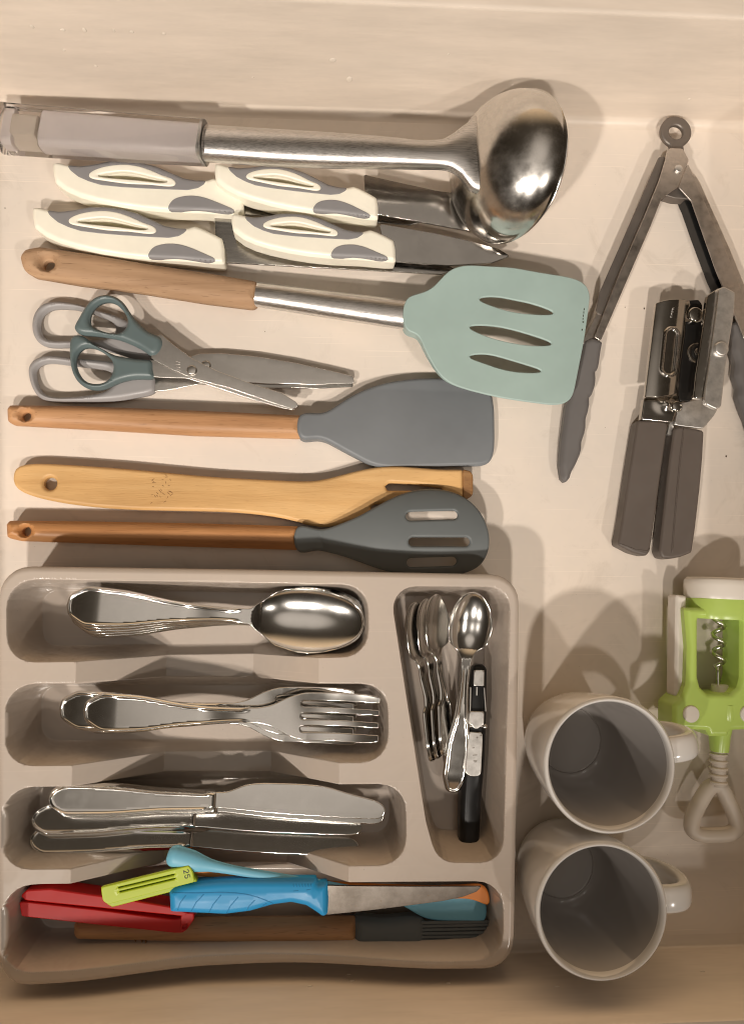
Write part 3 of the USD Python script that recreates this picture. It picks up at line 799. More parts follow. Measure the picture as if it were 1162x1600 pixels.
# ================================================================ teal turner
tu = Thing('slotted_turner', 'teal silicone slotted turner with dry wooden handle and steel neck', 'turner', P(470, 480, 0))
hz_ = .0155
wh = poly(U([(29, 398), (38, 387), (60, 383), (130, 393), (230, 410), (330, 425), (406, 438), (402, 479), (320, 469), (220, 453), (120, 440), (50, 428), (34, 418)], hz_), rnd=.004)
wh = wh.difference(Point(*P(74, 411, hz_)[:2]).buffer(.0036))
tu.part('handle', slab(wh, .0185, .0015, r=.0070, res=.003, nr=5), M_oldwood, smooth=60)
ts = [C2((401, 441), (401, 478), .0125), C2((520, 456), (520, 497), .0160), C2((640, 470), (637, 515), .0195)]
tu.part('neck_tube', loft(along(np.array([s[0] for s in ts]), (0, 1), 8), along(np.array([s[1] for s in ts]), (0, 1), 8), .0135, n=28, e=2.2), M_brush, smooth=50)
zh = .026
head = poly(U(spline([(634, 470), (655, 459), (678, 447), (697, 427), (722, 415), (760, 415), (800, 417), (850, 425), (905, 436), (921, 452), (921, 480), (912, 540), (902, 590), (892, 622), (872, 631), (840, 629), (790, 622), (735, 610), (696, 594), (676, 570), (662, 543), (650, 523), (634, 514)], 5), zh), rnd=.0012)
for s in ([(748, 467), (768, 463), (800, 467), (840, 476), (866, 488), (835, 490), (795, 485), (765, 476)], [(733, 511), (752, 508), (785, 511), (825, 521), (863, 536), (835, 539), (790, 533), (755, 523)], [(733, 557), (752, 553), (780, 557), (815, 567), (847, 579), (815, 581), (780, 575), (755, 567)]):
    head = head.difference(Polygon(spline(U(s, zh), 4)).buffer(0))
xa, xb_ = P(634, 492, zh)[0], P(720, 520, zh)[0]
def tt(x, y, d): return .0265 + .0002 * 0 - .004 * np.clip((x - xb_) / (P(915, 520, zh)[0] - xb_), 0, 1) * .5 + .0012 * np.clip(1 - (x - xa) / (xb_ - xa), 0, 1)
def tb(x, y, d): return tt(x, y, d) - .0022 - .0095 * np.clip(1 - (x - xa) / (xb_ - xa), 0, 1) ** 1.5
tu.part('blade', slab(head, tt, tb, r=.0008, res=.0025, nr=3), M_teal, smooth=50)
for x, y, w, h in [(912.5, 483, 1.4, 3), (911.8, 488, 1.4, 3.5), (911.2, 493, 1.3, 3.5), (910.6, 498, 1.3, 3), (911, 503, 2.2, 2.4), (909.3, 515, 2, 2.6)]:
    g = Polygon(U([(x - w / 2, y - h / 2), (x + w / 2, y - h / 2), (x + w / 2 - .2, y + h / 2), (x - w / 2 - .2, y + h / 2)], .0246))
    tu.part('print_mark', slab(g, lambda x, y, d: tt(x, y, d) + .0002, .0230, r=.00005, res=.001, sp=.0004), M_ink)

# ================================================================ grey spatula
def wood_handle(pts, z, hole, rh, mat_, th, top=.0155, bot=.0, r=.006):
    g = poly(U(pts, z), rnd=.0016)
    g = g.difference(Point(*P(*hole, z)[:2]).buffer(rh))
    return slab(g, top, bot, r=r, res=.003, nr=5)
sp = Thing('silicone_spatula', 'plain grey silicone spatula with beech handle and no slots', 'spatula', P(400, 660, 0))
sp.part('handle', wood_handle([(10, 638), (15, 632), (120, 633), (300, 640), (471, 648), (471, 684), (300, 679), (150, 670), (20, 663), (11, 658)], .011, (40, 650), .0028, M_beech, 0, top=.0145), M_beech, smooth=60)
zg = .013
hd = Polygon(U(spline([(469, 649), (500, 645), (530, 630), (565, 609), (610, 594), (670, 587), (730, 590), (766, 604), (775, 630), (776, 665), (775, 702), (766, 721), (735, 726), (680, 728), (630, 730), (590, 728), (560, 716), (525, 697), (495, 686), (469, 684)], 5), zg)).buffer(0)
xa2, xb2 = P(469, 665, zg)[0], P(610, 665, zg)[0]
def gt(x, y, d):
    q = np.clip(1 - (x - xa2) / (xb2 - xa2), 0, 1)
    yc = P(469, 666, zg)[1]
    return .0120 + .0035 * q - .004 * np.clip((x - xb2) / .07, 0, 1) - .0016 * np.clip(np.abs(y - yc) / .025, 0, 1) ** 2
def gb(x, y, d): return np.maximum(.0004, gt(x, y, d) - .006 - .008 * np.clip(1 - (x - xa2) / (xb2 - xa2), 0, 1))
sp.part('blade', slab(hd, gt, gb, r=.0024, res=.0025, nr=4), M_grey, smooth=50)

# ================================================================ bamboo turner
bz = .010
bt = Thing('bamboo_turner', 'flat bamboo turner with slots and a scorched tip under the grey spoon', 'turner', P(380, 770, 0))
bg = poly(U(spline([(19, 745), (24, 731), (45, 724), (100, 725), (200, 732), (330, 744), (440, 750), (495, 750), (540, 740), (590, 730), (640, 730), (700, 734), (736, 738), (738, 757), (736, 776), (690, 786), (620, 797), (560, 812), (505, 823), (450, 811), (350, 799), (220, 796), (110, 787), (45, 773), (23, 760)], 4), bz), rnd=.0012)
bg = bg.difference(Point(*P(77, 755, bz)[:2]).buffer(.0040))
for s in ([(602, 760), (608, 755), (640, 757), (690, 763), (690, 770), (640, 766), (606, 766)], [(579, 793), (586, 788), (620, 788), (680, 786), (680, 793), (620, 796), (584, 799)]):
    bg = bg.difference(Polygon(U(s, bz)).buffer(.0003))
xc_ = P(722, 750, bz)[0]
tipb = bg.intersection(sbox(xc_, -1, 1, 1)); mainb = bg.intersection(sbox(-1, -1, xc_, 1))
def btop(x, y, d): return .0095 + .003 * np.clip((x - P(480, 750, bz)[0]) / .06, 0, 1)
def bbot(x, y, d): return btop(x, y, d) - .0075
bt.part('turner_body', slab(mainb, btop, bbot, r=.0022, res=.003, nr=4), M_bamboo, smooth=60)
M_scorch = wood('scorched_bamboo', (.16, .075, .03), (.27, .14, .055), (.40, .23, .095), rough=.6, gs=1.4, fleck=.7)
bt.part('tip', slab(tipb, btop, bbot, r=.0012, res=.003, nr=3), M_scorch, smooth=60, label='scorched brown tip')
# worn burnt-in stamp: short dark strokes
rs = np.random.default_rng(3)
for j in range(26):
    x, y = 236 + rs.uniform(0, 34) * .95, 740 + rs.uniform(0, 47)
    a = rs.uniform(-1.2, 1.6); l = rs.uniform(1.2, 3.4)
    ln = LineString(U([(x - l * math.cos(a), y - l * math.sin(a)), (x + l * math.cos(a), y + l * math.sin(a))], bz)).buffer(.0001)
    bt.part('stamp_stroke', slab(ln, .0097, .0090, r=.00003, res=.001, nr=1, sp=.0006), M_scorch)

# ================================================================ grey slotted spoon
ss = Thing('slotted_spoon', 'grey silicone slotted spoon with oiled beech handle against the tray', 'slotted spoon', P(400, 845, 0))
ss.part('handle', wood_handle([(9, 819), (14, 813), (120, 814), (300, 817), (467, 822), (467, 859), (300, 854), (150, 849), (30, 845), (10, 840)], .012, (40, 830), .0028, M_beech2, 0, top=.0155), M_beech2, smooth=60)
zs_ = .022
hd = Polygon(U(spline([(464, 823), (495, 825), (525, 820), (560, 806), (600, 784), (640, 767), (680, 762), (716, 770), (746, 794), (762, 828), (763, 860), (750, 884), (725, 896), (690, 902), (640, 899), (590, 888), (550, 873), (515, 862), (490, 859), (464, 859)], 5), zs_)).buffer(0)
for s in ([(640, 807), (707, 805)], [(644, 847), (726, 847)], [(642, 879), (706, 877)]):
    hd = hd.difference(LineString(U(s, zs_)).buffer(.0027))
cxs, cys = P(668, 834, zs_)[:2]
xa3, xb3 = P(464, 840, zs_)[0], P(590, 840, zs_)[0]
def st(x, y, d):
    q = np.clip(1 - (x - xa3) / (xb3 - xa3), 0, 1)
    yy = (y - cys + .0 * x) / .027
    dome = np.sqrt(np.clip(1 - ((x - cxs) / .062) ** 2 * .9 - yy ** 2 * .75, .02, 1))
    return .0170 * q ** 1.3 + (1 - q ** 1.3) * (.010 + .0165 * dome)
def sb(x, y, d): return np.maximum(.0008, st(x, y, d) - .0035 - .011 * np.clip(1 - (x - xa3) / (xb3 - xa3), 0, 1))
ss.part('bowl', slab(hd, st, sb, r=.0016, res=.002, nr=3, sp=.0012), M_greyd, smooth=50)

# ================================================================ scissors
def Z6(p): return zp(p, 20, 440, 3.873)
def scissor_half(th, name, outer, hole, z, t, m, up=.4, rr=.0035):
    g = poly(U(spline(Z6(outer), 5), z), rnd=.0006)
    hh = Polygon(U(spline(Z6(hole), 5), z)).buffer(0)
    return th.part(name, slab(g.difference(hh), z, z - t, r=rr, res=.0018, nr=5, sp=.0012), m, smooth=60)
gs_ = Thing('scissors', 'light grey handled scissors with long blades lying under the smaller pair', 'scissors', P(250, 560, 0))
zg_ = .0085
scissor_half(gs_, 'finger_loop', [(108, 255), (122, 185), (165, 132), (240, 110), (340, 116), (440, 140), (560, 178), (690, 228), (780, 300), (880, 390), (885, 470), (770, 470), (640, 430), (520, 402), (400, 388), (250, 390), (165, 372), (122, 325)],
             [(158, 250), (176, 198), (218, 164), (290, 153), (420, 168), (530, 205), (600, 240), (615, 290), (570, 335), (450, 345), (330, 348), (220, 345), (172, 315)], zg_, .008, M_greyp)
scissor_half(gs_, 'finger_loop', [(86, 525), (105, 480), (160, 447), (240, 440), (340, 452), (460, 463), (600, 478), (720, 500), (850, 545), (862, 600), (856, 660), (770, 690), (640, 712), (480, 724), (330, 727), (215, 718), (145, 688), (103, 620)],
             [(132, 540), (152, 506), (205, 486), (300, 492), (420, 508), (520, 520), (585, 540), (612, 585), (580, 640), (500, 672), (380, 688), (240, 690), (172, 662), (140, 602)], zg_, .008, M_greyp)
zb_ = .006
gs_.part('blade', slab(poly(U([(238, 590), (285, 562), (310, 553), (345, 552), (400, 557), (460, 567), (520, 580), (552, 588), (553, 599), (500, 601), (420, 600), (340, 595), (262, 610), (240, 612)], zb_), rnd=.0004), .0068, .0052, r=.0003, res=.003, nr=1), M_polish, smooth=30)
gs_.part('blade', slab(poly(U([(225, 565), (300, 568), (340, 580), (420, 592), (500, 598), (552, 598), (552, 603), (500, 606), (420, 605), (330, 600), (262, 600), (225, 590)], zb_), rnd=.0004), .0050, .0034, r=.0003, res=.003, nr=1), M_blade, smooth=30)
c = P(322, 571, .0068); gs_.part('pivot', disc(c, .0030, .0018), M_polish)
tsx = Thing('scissors', 'small slate green handled scissors lying on top of the grey pair', 'scissors', P(250, 560, .008))
z1 = .0185
scissor_half(tsx, 'finger_loop', [(366, 275), (380, 232), (412, 175), (450, 120), (500, 82), (560, 69), (622, 85), (672, 128), (712, 190), (765, 252), (830, 302), (884, 325), (902, 372), (852, 442), (790, 412), (720, 374), (640, 342), (560, 326), (470, 316), (400, 307)],
             [(459, 232), (467, 180), (500, 136), (552, 112), (612, 121), (660, 165), (686, 212), (683, 262), (648, 298), (590, 304), (520, 285), (474, 262)], z1, .0085, M_slate)
scissor_half(tsx, 'finger_loop', [(337, 375), (348, 332), (380, 314), (425, 326), (470, 360), (540, 402), (610, 436), (690, 452), (770, 462), (836, 474), (842, 525), (848, 574), (770, 580), (680, 590), (615, 612), (560, 637), (500, 648), (440, 636), (388, 600), (353, 540), (338, 460)],
             [(373, 480), (385, 430), (420, 395), (472, 390), (532, 415), (582, 455), (602, 500), (590, 560), (550, 600), (490, 611), (430, 592), (390, 542)], z1 - .0012, .0085, M_slate)
zq = .0155
tsx.part('blade', slab(poly(U([(240, 527), (252, 522), (270, 538), (300, 560), (340, 580), (400, 602), (440, 614), (464, 629), (466, 636), (455, 639), (430, 631), (360, 607), (300, 591), (268, 577), (236, 560)], zq), rnd=.0004), .0162, .0148, r=.0003, res=.003, nr=1), M_polish, smooth=30)
tsx.part('blade', slab(poly(U([(228, 562), (250, 561), (290, 566), (330, 576), (400, 604), (440, 620), (463, 633), (458, 640), (440, 637), (390, 622), (330, 602), (290, 590), (228, 588)], zq), rnd=.0004), .0146, .0132, r=.0003, res=.003, nr=1), M_polish, smooth=30)
for j in range(4):
    ln = LineString(U([(274 + j * .4, 564 + j * 4.2), (281 + j * .4, 565.5 + j * 4.2)], .0162)).buffer(.00018)
    tsx.part('engraved_mark', slab(ln, .01635, .0158, r=.00005, res=.001, nr=1, sp=.0006), M_satin)
c = P(300, 579, .0162); tsx.part('pivot', disc(c, .0031, .0019), M_polish)

# ================================================================ tongs
tg = Thing('tongs', 'steel tongs with grey scalloped tips and a hanging ring, standing open', 'tongs', P(1055, 350, 0))
zt = .017
Z1 = lambda p: zp(p, 860, 160, 3.848)
Z2 = lambda p: zp(p, 860, 440, 3.636)
ringp = Point(*P(1055, 206, .011)[:2]).buffer(.0105, quad_segs=24)
neck_ = Polygon(U([(1046, 225), (1066, 225), (1068, 240), (1044, 240)], .011))
hole_ = Point(*P(1055, 207, .011)[:2]).buffer(.0049, quad_segs=20)
tg.part('hanging_ring', slab(ringp.union(neck_).difference(hole_), .0125, .0085, r=.0011, res=.002), M_satindark, smooth=50)
# each arm is a bent sheet: flat upper face, a sloping flank with a long pressed groove
armL = poly(U(Z1([(700, 285), (722, 270), (795, 275), (832, 345), (800, 420), (768, 505), (668, 575), (600, 745), (302, 1432), (262, 1410), (420, 1010), (560, 690), (650, 470), (690, 340)]), zt), rnd=.0006)
armLs = poly(U(Z1([(696, 295), (672, 320), (640, 390), (500, 730), (330, 1130), (280, 1270), (215, 1395), (190, 1440), (285, 1440), (318, 1375), (440, 1080), (600, 720), (690, 500), (705, 330)]), zt), rnd=.0006)
tg.part('arm', slab(armL, zt, zt - .0012, r=.0004, res=.004, nr=2), M_satin, smooth=30)
tg.part('arm_flank', slab(armLs, lambda x, y, d: .0135, .0012, r=.0008, res=.004, nr=2), M_satin, smooth=30)
gl = LineString(U(Z1([(668, 350), (500, 740), (320, 1150), (300, 1250)]), .0136)).buffer(.0030)
tg.part('pressed_groove', slab(gl, .0141, .0130, r=.0004, res=.003, nr=2), M_satindark, smooth=40)
rx = U([(1061, 290), (1076, 252), (1090, 285), (1135, 388), (1176, 490), (1186, 530), (1164, 528), (1120, 420), (1082, 312)], zt)
armR = poly(rx, rnd=.0006)
tg.part('arm', slab(armR, zt - .0015, zt - .0028, r=.0004, res=.004, nr=2), M_satin, smooth=30)
tg.part('arm_flank', slab(poly(U([(1082, 312), (1092, 330), (1130, 425), (1166, 515), (1186, 532), (1189, 520), (1138, 392), (1090, 285), (1080, 270)], .010), rnd=.0006), .0125, .0012, r=.0008, res=.004, nr=2), M_satin, smooth=30)
tg.part('arm_inside', slab(poly(U([(1062, 312), (1080, 308), (1092, 335), (1128, 425), (1152, 490), (1140, 497), (1110, 440), (1084, 370), (1070, 330)], .006), rnd=.0008), .0105, .0012, r=.0006, res=.004, nr=2), M_black, smooth=30)
tg.part('hinge_block', slab(poly(U(Z1([(668, 570), (770, 505), (850, 575), (845, 590), (740, 585), (690, 570)]), .010), rnd=.0004), .0125, .004, r=.0006, res=.003, nr=2), M_satindark)
c = P(1059, 264, zt); tg.part('rivet', disc(c, .0027, .0016), M_silver)
LG = Z2([(195, 335), (235, 312), (262, 318), (300, 338), (290, 400), (284, 455), (276, 492), (262, 505), (266, 545), (262, 585), (246, 635), (230, 652), (232, 690), (224, 735), (212, 772), (213, 820), (206, 855), (190, 905), (190, 945), (182, 975), (160, 1030), (136, 1072), (124, 1112), (100, 1137), (76, 1112), (66, 1030), (75, 900), (100, 700), (150, 500), (180, 400)])
def tipz(x, y, d): return .0165 - .004 * np.clip((P(900, 530, 0)[1] - y) / .09, 0, 1)
tg.part('tip', slab(poly(U(LG, .0155), rnd=.0006), tipz, .0012, r=.004, res=.0022, nr=4), M_tongtip, smooth=60)
RG = [(1141, 505), (1160, 495), (1180, 515), (1192, 560), (1199, 620), (1201, 680), (1196, 735), (1186, 742), (1184, 715), (1180, 690), (1170, 658), (1163, 642), (1155, 618), (1156, 604), (1150, 585), (1152, 565), (1146, 545), (1147, 530)]
tg.part('tip', slab(poly(U(RG, .0125), rnd=.0006), .0135, .0012, r=.004, res=.0022, nr=4), M_tongtip, smooth=60)

# ================================================================ can opener
co = Thing('can_opener', 'chrome can opener with two brown grey plastic handles lying between the tong arms', 'can opener', P(1060, 680, 0))
Z3 = lambda p: zp(p, 1000, 440, 6.667)
hz2 = .0145
for pts, nm in ((Z2([(497, 786), (560, 788), (640, 790), (668, 806), (655, 900), (635, 1040), (600, 1300), (567, 1530), (545, 1560), (470, 1540), (384, 1495), (410, 1350), (450, 1080)]), 0), (Z2([(704, 832), (738, 822), (800, 830), (874, 845), (866, 1000), (850, 1180), (825, 1400), (804, 1540), (740, 1565), (680, 1576), (635, 1570), (620, 1535), (635, 1400), (655, 1220), (680, 1000)]), 1)):
    g = poly(U(pts, hz2), rnd=.0018)
    x0 = np.mean([p[0] for p in U(pts, hz2)])
    co.part('handle', slab(g, hz2, .001, r=.0018, res=.003, nr=4), M_brown, smooth=40)
rdg = LineString(U(Z2([(755, 838), (735, 1000), (712, 1250), (688, 1540)]), hz2)).buffer(.0005)
co.part('mould_ridge', slab(rdg, hz2 + .0004, hz2 - .001, r=.0002, res=.003, nr=1), M_brown)
tp_ = LineString(U(Z2([(395, 1490), (480, 1523), (548, 1532), (562, 1515)]), hz2)).buffer(.00035)
co.part('mould_ridge', slab(tp_, hz2 + .0003, hz2 - .001, r=.0002, res=.003, nr=1), M_brown)
# shanks that run into the handles
co.part('shank', slab(poly(U(Z3([(36, 1212), (250, 1206), (380, 1180), (405, 1250), (350, 1400), (330, 1470), (4, 1440)]), .014), rnd=.0006), lambda x, y, d: .0150 + .0025 * np.exp(-(((x - P(1040, 632, .015)[0]) / .005) ** 2 + ((y - P(1040, 632, .015)[1]) / .004) ** 2)), .0095, r=.0006, res=.0015), M_chrome, smooth=50)
co.part('shank', slab(poly(U(Z3([(400, 1270), (535, 1240), (640, 1225), (800, 1330), (760, 1400), (650, 1535), (400, 1505), (352, 1490), (366, 1420)]), .0125), rnd=.0005), .0135, .0115, r=.0005, res=.003), M_silver, smooth=30)
# black inner plate, gear wheel and its ring
co.part('inner_plate', slab(poly(U(Z3([(470, 200), (600, 190), (640, 240), (630, 600), (580, 1000), (530, 1240), (400, 1250), (395, 1150), (420, 850), (465, 520)]), .0145), rnd=.0008), .0155, .0115, r=.0006, res=.003), M_chromedark, smooth=30)
cw_ = P(*Z3([(590, 745)])[0], .0155)
for r_, h_, m_ in ((.0068, .0014, M_chrome), (.0050, .0026, M_chromedark), (.0030, .0036, M_chrome)):
    co.part('gear_wheel', disc(cw_, r_, h_, 40), m_)
# folded chrome body with a pressed oval
bp = poly(U(Z3([(160, 225), (232, 205), (300, 196), (440, 190), (520, 196), (530, 240), (470, 330), (466, 540), (440, 700), (410, 900), (380, 1168), (250, 1200), (100, 1213), (42, 1210), (90, 800)]), .0195), rnd=.0005)
a_, b2 = P(*Z3([(150, 700)])[0], .02)[:2], P(*Z3([(470, 700)])[0], .02)[:2]
ax0, ax1 = P(*Z3([(330, 200)])[0], .02)[:2], P(*Z3([(210, 1200)])[0], .02)[:2]
dirv = (ax1 - ax0) / np.linalg.norm(ax1 - ax0); nv = np.array([dirv[1], -dirv[0]])
if nv[0] < 0: nv = -nv
ov = LineString(U(Z3([(325, 560), (290, 905)]), .021)).buffer(.0046)
def body_z(x, y, d):
    w = (x - ax0[0]) * nv[0] + (y - ax0[1]) * nv[1]
    z = .0218 - 16.0 * (w + .001) ** 2
    dd = shapely.distance(ov.exterior, shapely.points(x, y))
    ins = shapely.contains_xy(ov, x, y)
    z = z + .0009 * np.exp(-(dd / .0007) ** 2) - .0004 * ins
    return z
co.part('body_plate', slab(bp, body_z, lambda x, y, d: body_z(x, y, d) - .0035, r=.0004, res=.0009, nr=2, sp=.0009), M_chrome, smooth=50)
c = P(*Z3([(540, 368)])[0], .0155); co.part('rivet', disc((c[0], c[1], .0150), .0052, .0062, 40), M_chrome, smooth=40)
tx = meshkit.text_mesh('IIIC', .0022, .0003)
# key-like arm folded on the right
ra = poly(U(Z3([(775, 95), (850, 62), (968, 120), (960, 330), (915, 600), (870, 900), (825, 1310), (770, 1338), (690, 1300), (648, 1270), (660, 1100), (700, 700), (760, 260)]), .0275), rnd=.0006)
la = poly(U(Z3([(682, 150), (790, 85), (775, 300), (735, 600), (695, 1000), (640, 1240), (535, 1218), (560, 980), (600, 720), (650, 380)]), .024), rnd=.0006)
e1, e2 = P(*Z3([(780, 300)])[0], .026)[:2], P(*Z3([(650, 330)])[0], .026)[:2]
kx = U(Z3([(800, 90), (650, 1250)]), .026)
kd = (kx[1] - kx[0]) / np.linalg.norm(kx[1] - kx[0]); kn_ = np.array([-kd[1], kd[0]])
if kn_[0] > 0: kn_ = -kn_
def la_z(x, y, d):
    w = np.clip(((x - kx[0][0]) * kn_[0] + (y - kx[0][1]) * kn_[1]), 0, .02)
    return .0285 - w * .35
co.part('turning_key', slab(la, la_z, lambda x, y, d: la_z(x, y, d) - .004, r=.0006, res=.0025), M_chrome, smooth=30)
co.part('turning_key', slab(ra, .0300, .0262, r=.0009, res=.003), M_silver, smooth=30)
kr = LineString(U(Z3([(812, 92), (790, 300), (745, 620), (700, 950), (655, 1225), (690, 1290)]), .0302)).buffer(.0005)
co.part('key_edge', slab(kr, .0308, .0290, r=.0003, res=.002, nr=2), M_polish)
c = P(*Z3([(832, 705)])[0], .030); co.part('rivet', disc(c, .0047, .0026, 40), M_silver, smooth=40)
c = P(*Z3([(362, 1310)])[0], .0140); co.part('pivot', disc((c[0], c[1], .0135), .0036, .0042, 32), M_chrome, smooth=40)
lp = bar(P(*Z3([(330, 1455)])[0], .009), P(*Z3([(295, 1600)])[0], .009), .0035, .003)
co.part('spring', lp, M_silver)
# stamped mark on the chrome
for j, (x, y, l) in enumerate([(320, 372, 20), (322, 358, 24), (326, 340, 12), (330, 325, 22), (333, 310, 20), (338, 292, 24), (343, 275, 18)]):
    ln = LineString(U(Z3([(x - l / 2, y + 2), (x + l / 2, y - 2)]), .0216)).buffer(.00016)
    co.part('stamped_mark', slab(ln, lambda x_, y_, d: body_z(x_, y_, d) + .0003, .018, r=.0001, res=.001, nr=1, sp=.0005), M_silver)

# ================================================================ corkscrew
ck = Thing('corkscrew', 'apple green and white winged corkscrew lying at the right edge behind the mugs', 'corkscrew', P(1124, 1080, 0))
za = .0205                                   # height of its axis
def AX(y, z=za, x=1124): return P(x, y, z)
XC = 1122
cap = [AX(907, za, XC), AX(912, za, XC), AX(930, za, XC), AX(934, za, XC)]
ck.part('bottle_ring', loft(np.array([AX(y, za, XC) for y in (903, 908, 916, 930, 936)]), [.036, .0395, .0400, .0395, .038], [.033, .0365, .037, .0365, .035], n=48, e=2.3), M_white, smooth=50)
gl_ = P(1072, 1000, .03); 
def slabz(pts, z, zb, m, nm, r=.002, rnd=.001, holes=(), res=.0025, smooth=50):
    g = poly(U(pts, z), rnd=rnd)
    for h in holes: g = g.difference(poly(U(h, z), rnd=.001))
    return ck.part(nm, slab(g, z, zb, r=r, res=res, nr=4), m, smooth=smooth)
ck.part('frame_top', loft(np.array([AX(y, za, XC) for y in (936, 945, 960, 967)]), [.038, .0385, .0375, .036], [.034, .0345, .034, .032], n=48, e=2.5), M_green, smooth=50)
zf = .0335
win = [(1091, 966), (1158, 966), (1158, 1060), (1154, 1075), (1142, 1085), (1106, 1085), (1095, 1075), (1091, 1060)]
slabz([(1071, 950), (1179, 950), (1174, 1010), (1176, 1070), (1186, 1092), (1199, 1100), (1199, 1140), (1142, 1142), (1138, 1152), (1110, 1152), (1106, 1142), (1053, 1140), (1053, 1102), (1066, 1090), (1074, 1070), (1076, 1010)], zf, .0085, M_green, 'frame', holes=[win], r=.003)
ck.part('stem', loft(np.array([AX(y, za, 1123.5) for y in (1098, 1120, 1150, 1174)]), [.0125, .0125, .0115, .0105], n=32, e=2.2, t=[.0270, .0270, .0150, .0110]), M_green, smooth=50)
ck.part('guide_bush', loft(np.array([AX(y, za, 1124) for y in (1070, 1074, 1082, 1086)]), [.0098, .0102, .0102, .0098], n=32), M_white, smooth=50)
ck.part('thread_rod', loft(np.array([AX(y, za, 1122.5) for y in (1174, 1200, 1229)]), .0085, n=24), M_ivory, smooth=50)
for y in (1179, 1190, 1201, 1212, 1223):
    ck.part('thread_ring', loft(np.array([AX(y - 3, za, 1122), AX(y - 1.4, za, 1122), AX(y + 1.4, za, 1122), AX(y + 3, za, 1122)]), [.0085, .0108, .0108, .0085], n=28), M_ivory, smooth=60)
hr = np.array([AX(y, .0175, x) for x, y in spline([(1112, 1228), (1098, 1245), (1083, 1275), (1081, 1296), (1092, 1304), (1115, 1305), (1138, 1303), (1150, 1294), (1147, 1273), (1134, 1245), (1124, 1229)], 6)])
ck.part('pull_handle', loft(hr, .0088, .0100, n=20, e=2.3, closed=True), M_ivory, smooth=60)
# steel worm
a, b_ = AX(967, za, 1122), AX(1078, za, 1122)
dv = b_ - a; L_ = np.linalg.norm(dv); dv /= L_
sx = np.cross(dv, (0, 0, 1)); sx /= np.linalg.norm(sx); sz = np.cross(sx, dv)
hel = []
for k in range(120):
    t = k / 119 * .68
    ang = 2 * math.pi * t * L_ / .0105
    rr = .0033
    hel.append(a + dv * t * L_ + sx * rr * math.cos(ang) + sz * rr * math.sin(ang))
hel += [a + dv * L_ * (.72 + .28 * k / 6) + sx * .0004 for k in range(7)]
ck.part('worm', loft(np.array(hel), .0026, n=10, up=tuple(dv + .01 * sx) if False else (0.3, 0.1, 1)), M_polish, smooth=60)
# wing levers and their pins
for xs_, xl in ((1, [(1057, 929), (1073, 931), (1073, 1088), (1062, 1092), (1055, 1088)]), (-1, [(1175, 931), (1190, 929), (1192, 1088), (1185, 1092), (1175, 1088)])):
    slabz(xl, .026, .012, M_white, 'lever', r=.0022)
for x in (1079, 1168):
    c = P(x, 1116, zf); ck.part('pin', disc(c, .0050, .0012, 32), M_white, smooth=40)
for k in range(4):
    c = P(1053, 1096 + k * 11, .022)
    ck.part('lever_tooth', at(trimesh.creation.icosphere(1, .0017), c), M_white)

# ================================================================ inside the tray's right compartment
op = Thing('multi_opener', 'black handled folding opener with pale steel plates beside the single teaspoon', 'bottle opener', P(740, 1180, .004))
op.part('handle', loft(np.array([P(x, y, z) for x, y, z in ((747, 1048, .020), (742, 1110, .018), (738, 1180, .0155), (733, 1250, .0145), (731, 1318, .0135))]), [.0095, .0125, .0135, .0128, .0122], [.010, .014, .0175, .0165, .014], n=28, e=3.2, cap=.004), M_black, smooth=50)
Z4 = lambda p: zp(p, 700, 1030, 7.62)
zo = .0265
def opart(nm, pts, z, t, m, r=.0004, rnd=.0004):
    op.part(nm, slab(poly(U(Z4(pts), z), rnd=rnd), z, z - t, r=r, res=.002), m, smooth=30)
opart('blade_plate', [(248, 868), (408, 880), (412, 960), (392, 1365), (370, 1388), (320, 1402), (260, 1395), (205, 1360), (225, 1100)], zo, .004, M_silver)
opart('hinge_plate', [(250, 625), (430, 628), (425, 790), (385, 795), (370, 825), (335, 835), (300, 822), (285, 790), (245, 780)], zo + .001, .004, M_silver)
opart('cap_plate', [(312, 130), (432, 132), (428, 335), (400, 322), (300, 318)], zo, .005, M_silver)
for p in ([(265, 335), (258, 620)], [(425, 340), (445, 620)]):
    q = Z4(p); op.part('side_rail', bar(P(*q[0], zo - .001), P(*q[1], zo - .001), .0008, .002), M_polish)
q = Z4([(340, 330), (338, 430)]); op.part('side_rail', bar(P(*q[0], zo - .002), P(*q[1], zo - .002), .001, .002), M_silver)
for p in [(228, 800), (437, 800)]:
    c = P(*Z4([p])[0], zo - .002); op.part('hinge_pin', at(trimesh.creation.icosphere(2, .0016), c), M_polish)
q = Z4([(215, 800), (450, 800)]); op.part('hinge_pin', bar(P(*q[0], zo - .0025), P(*q[1], zo - .0025), .0015, .0015, e=2), M_polish)
for x, y in [(390, 910), (345, 935)]:
    c = P(*Z4([(x, y)])[0], zo); op.part('stamped_mark', disc((c[0], c[1], zo - .0001), .0005, .0003, 10), M_satindark)
for x, y, w in [(300, 1060, 30), (318, 1148, 50), (320, 1215, 44), (325, 1228, 30)]:
    q = Z4([(x - w / 2, y), (x + w / 2, y - 4)]); op.part('stamped_mark', bar(P(*q[0], zo), P(*q[1], zo), .0006, .0004), M_polish)

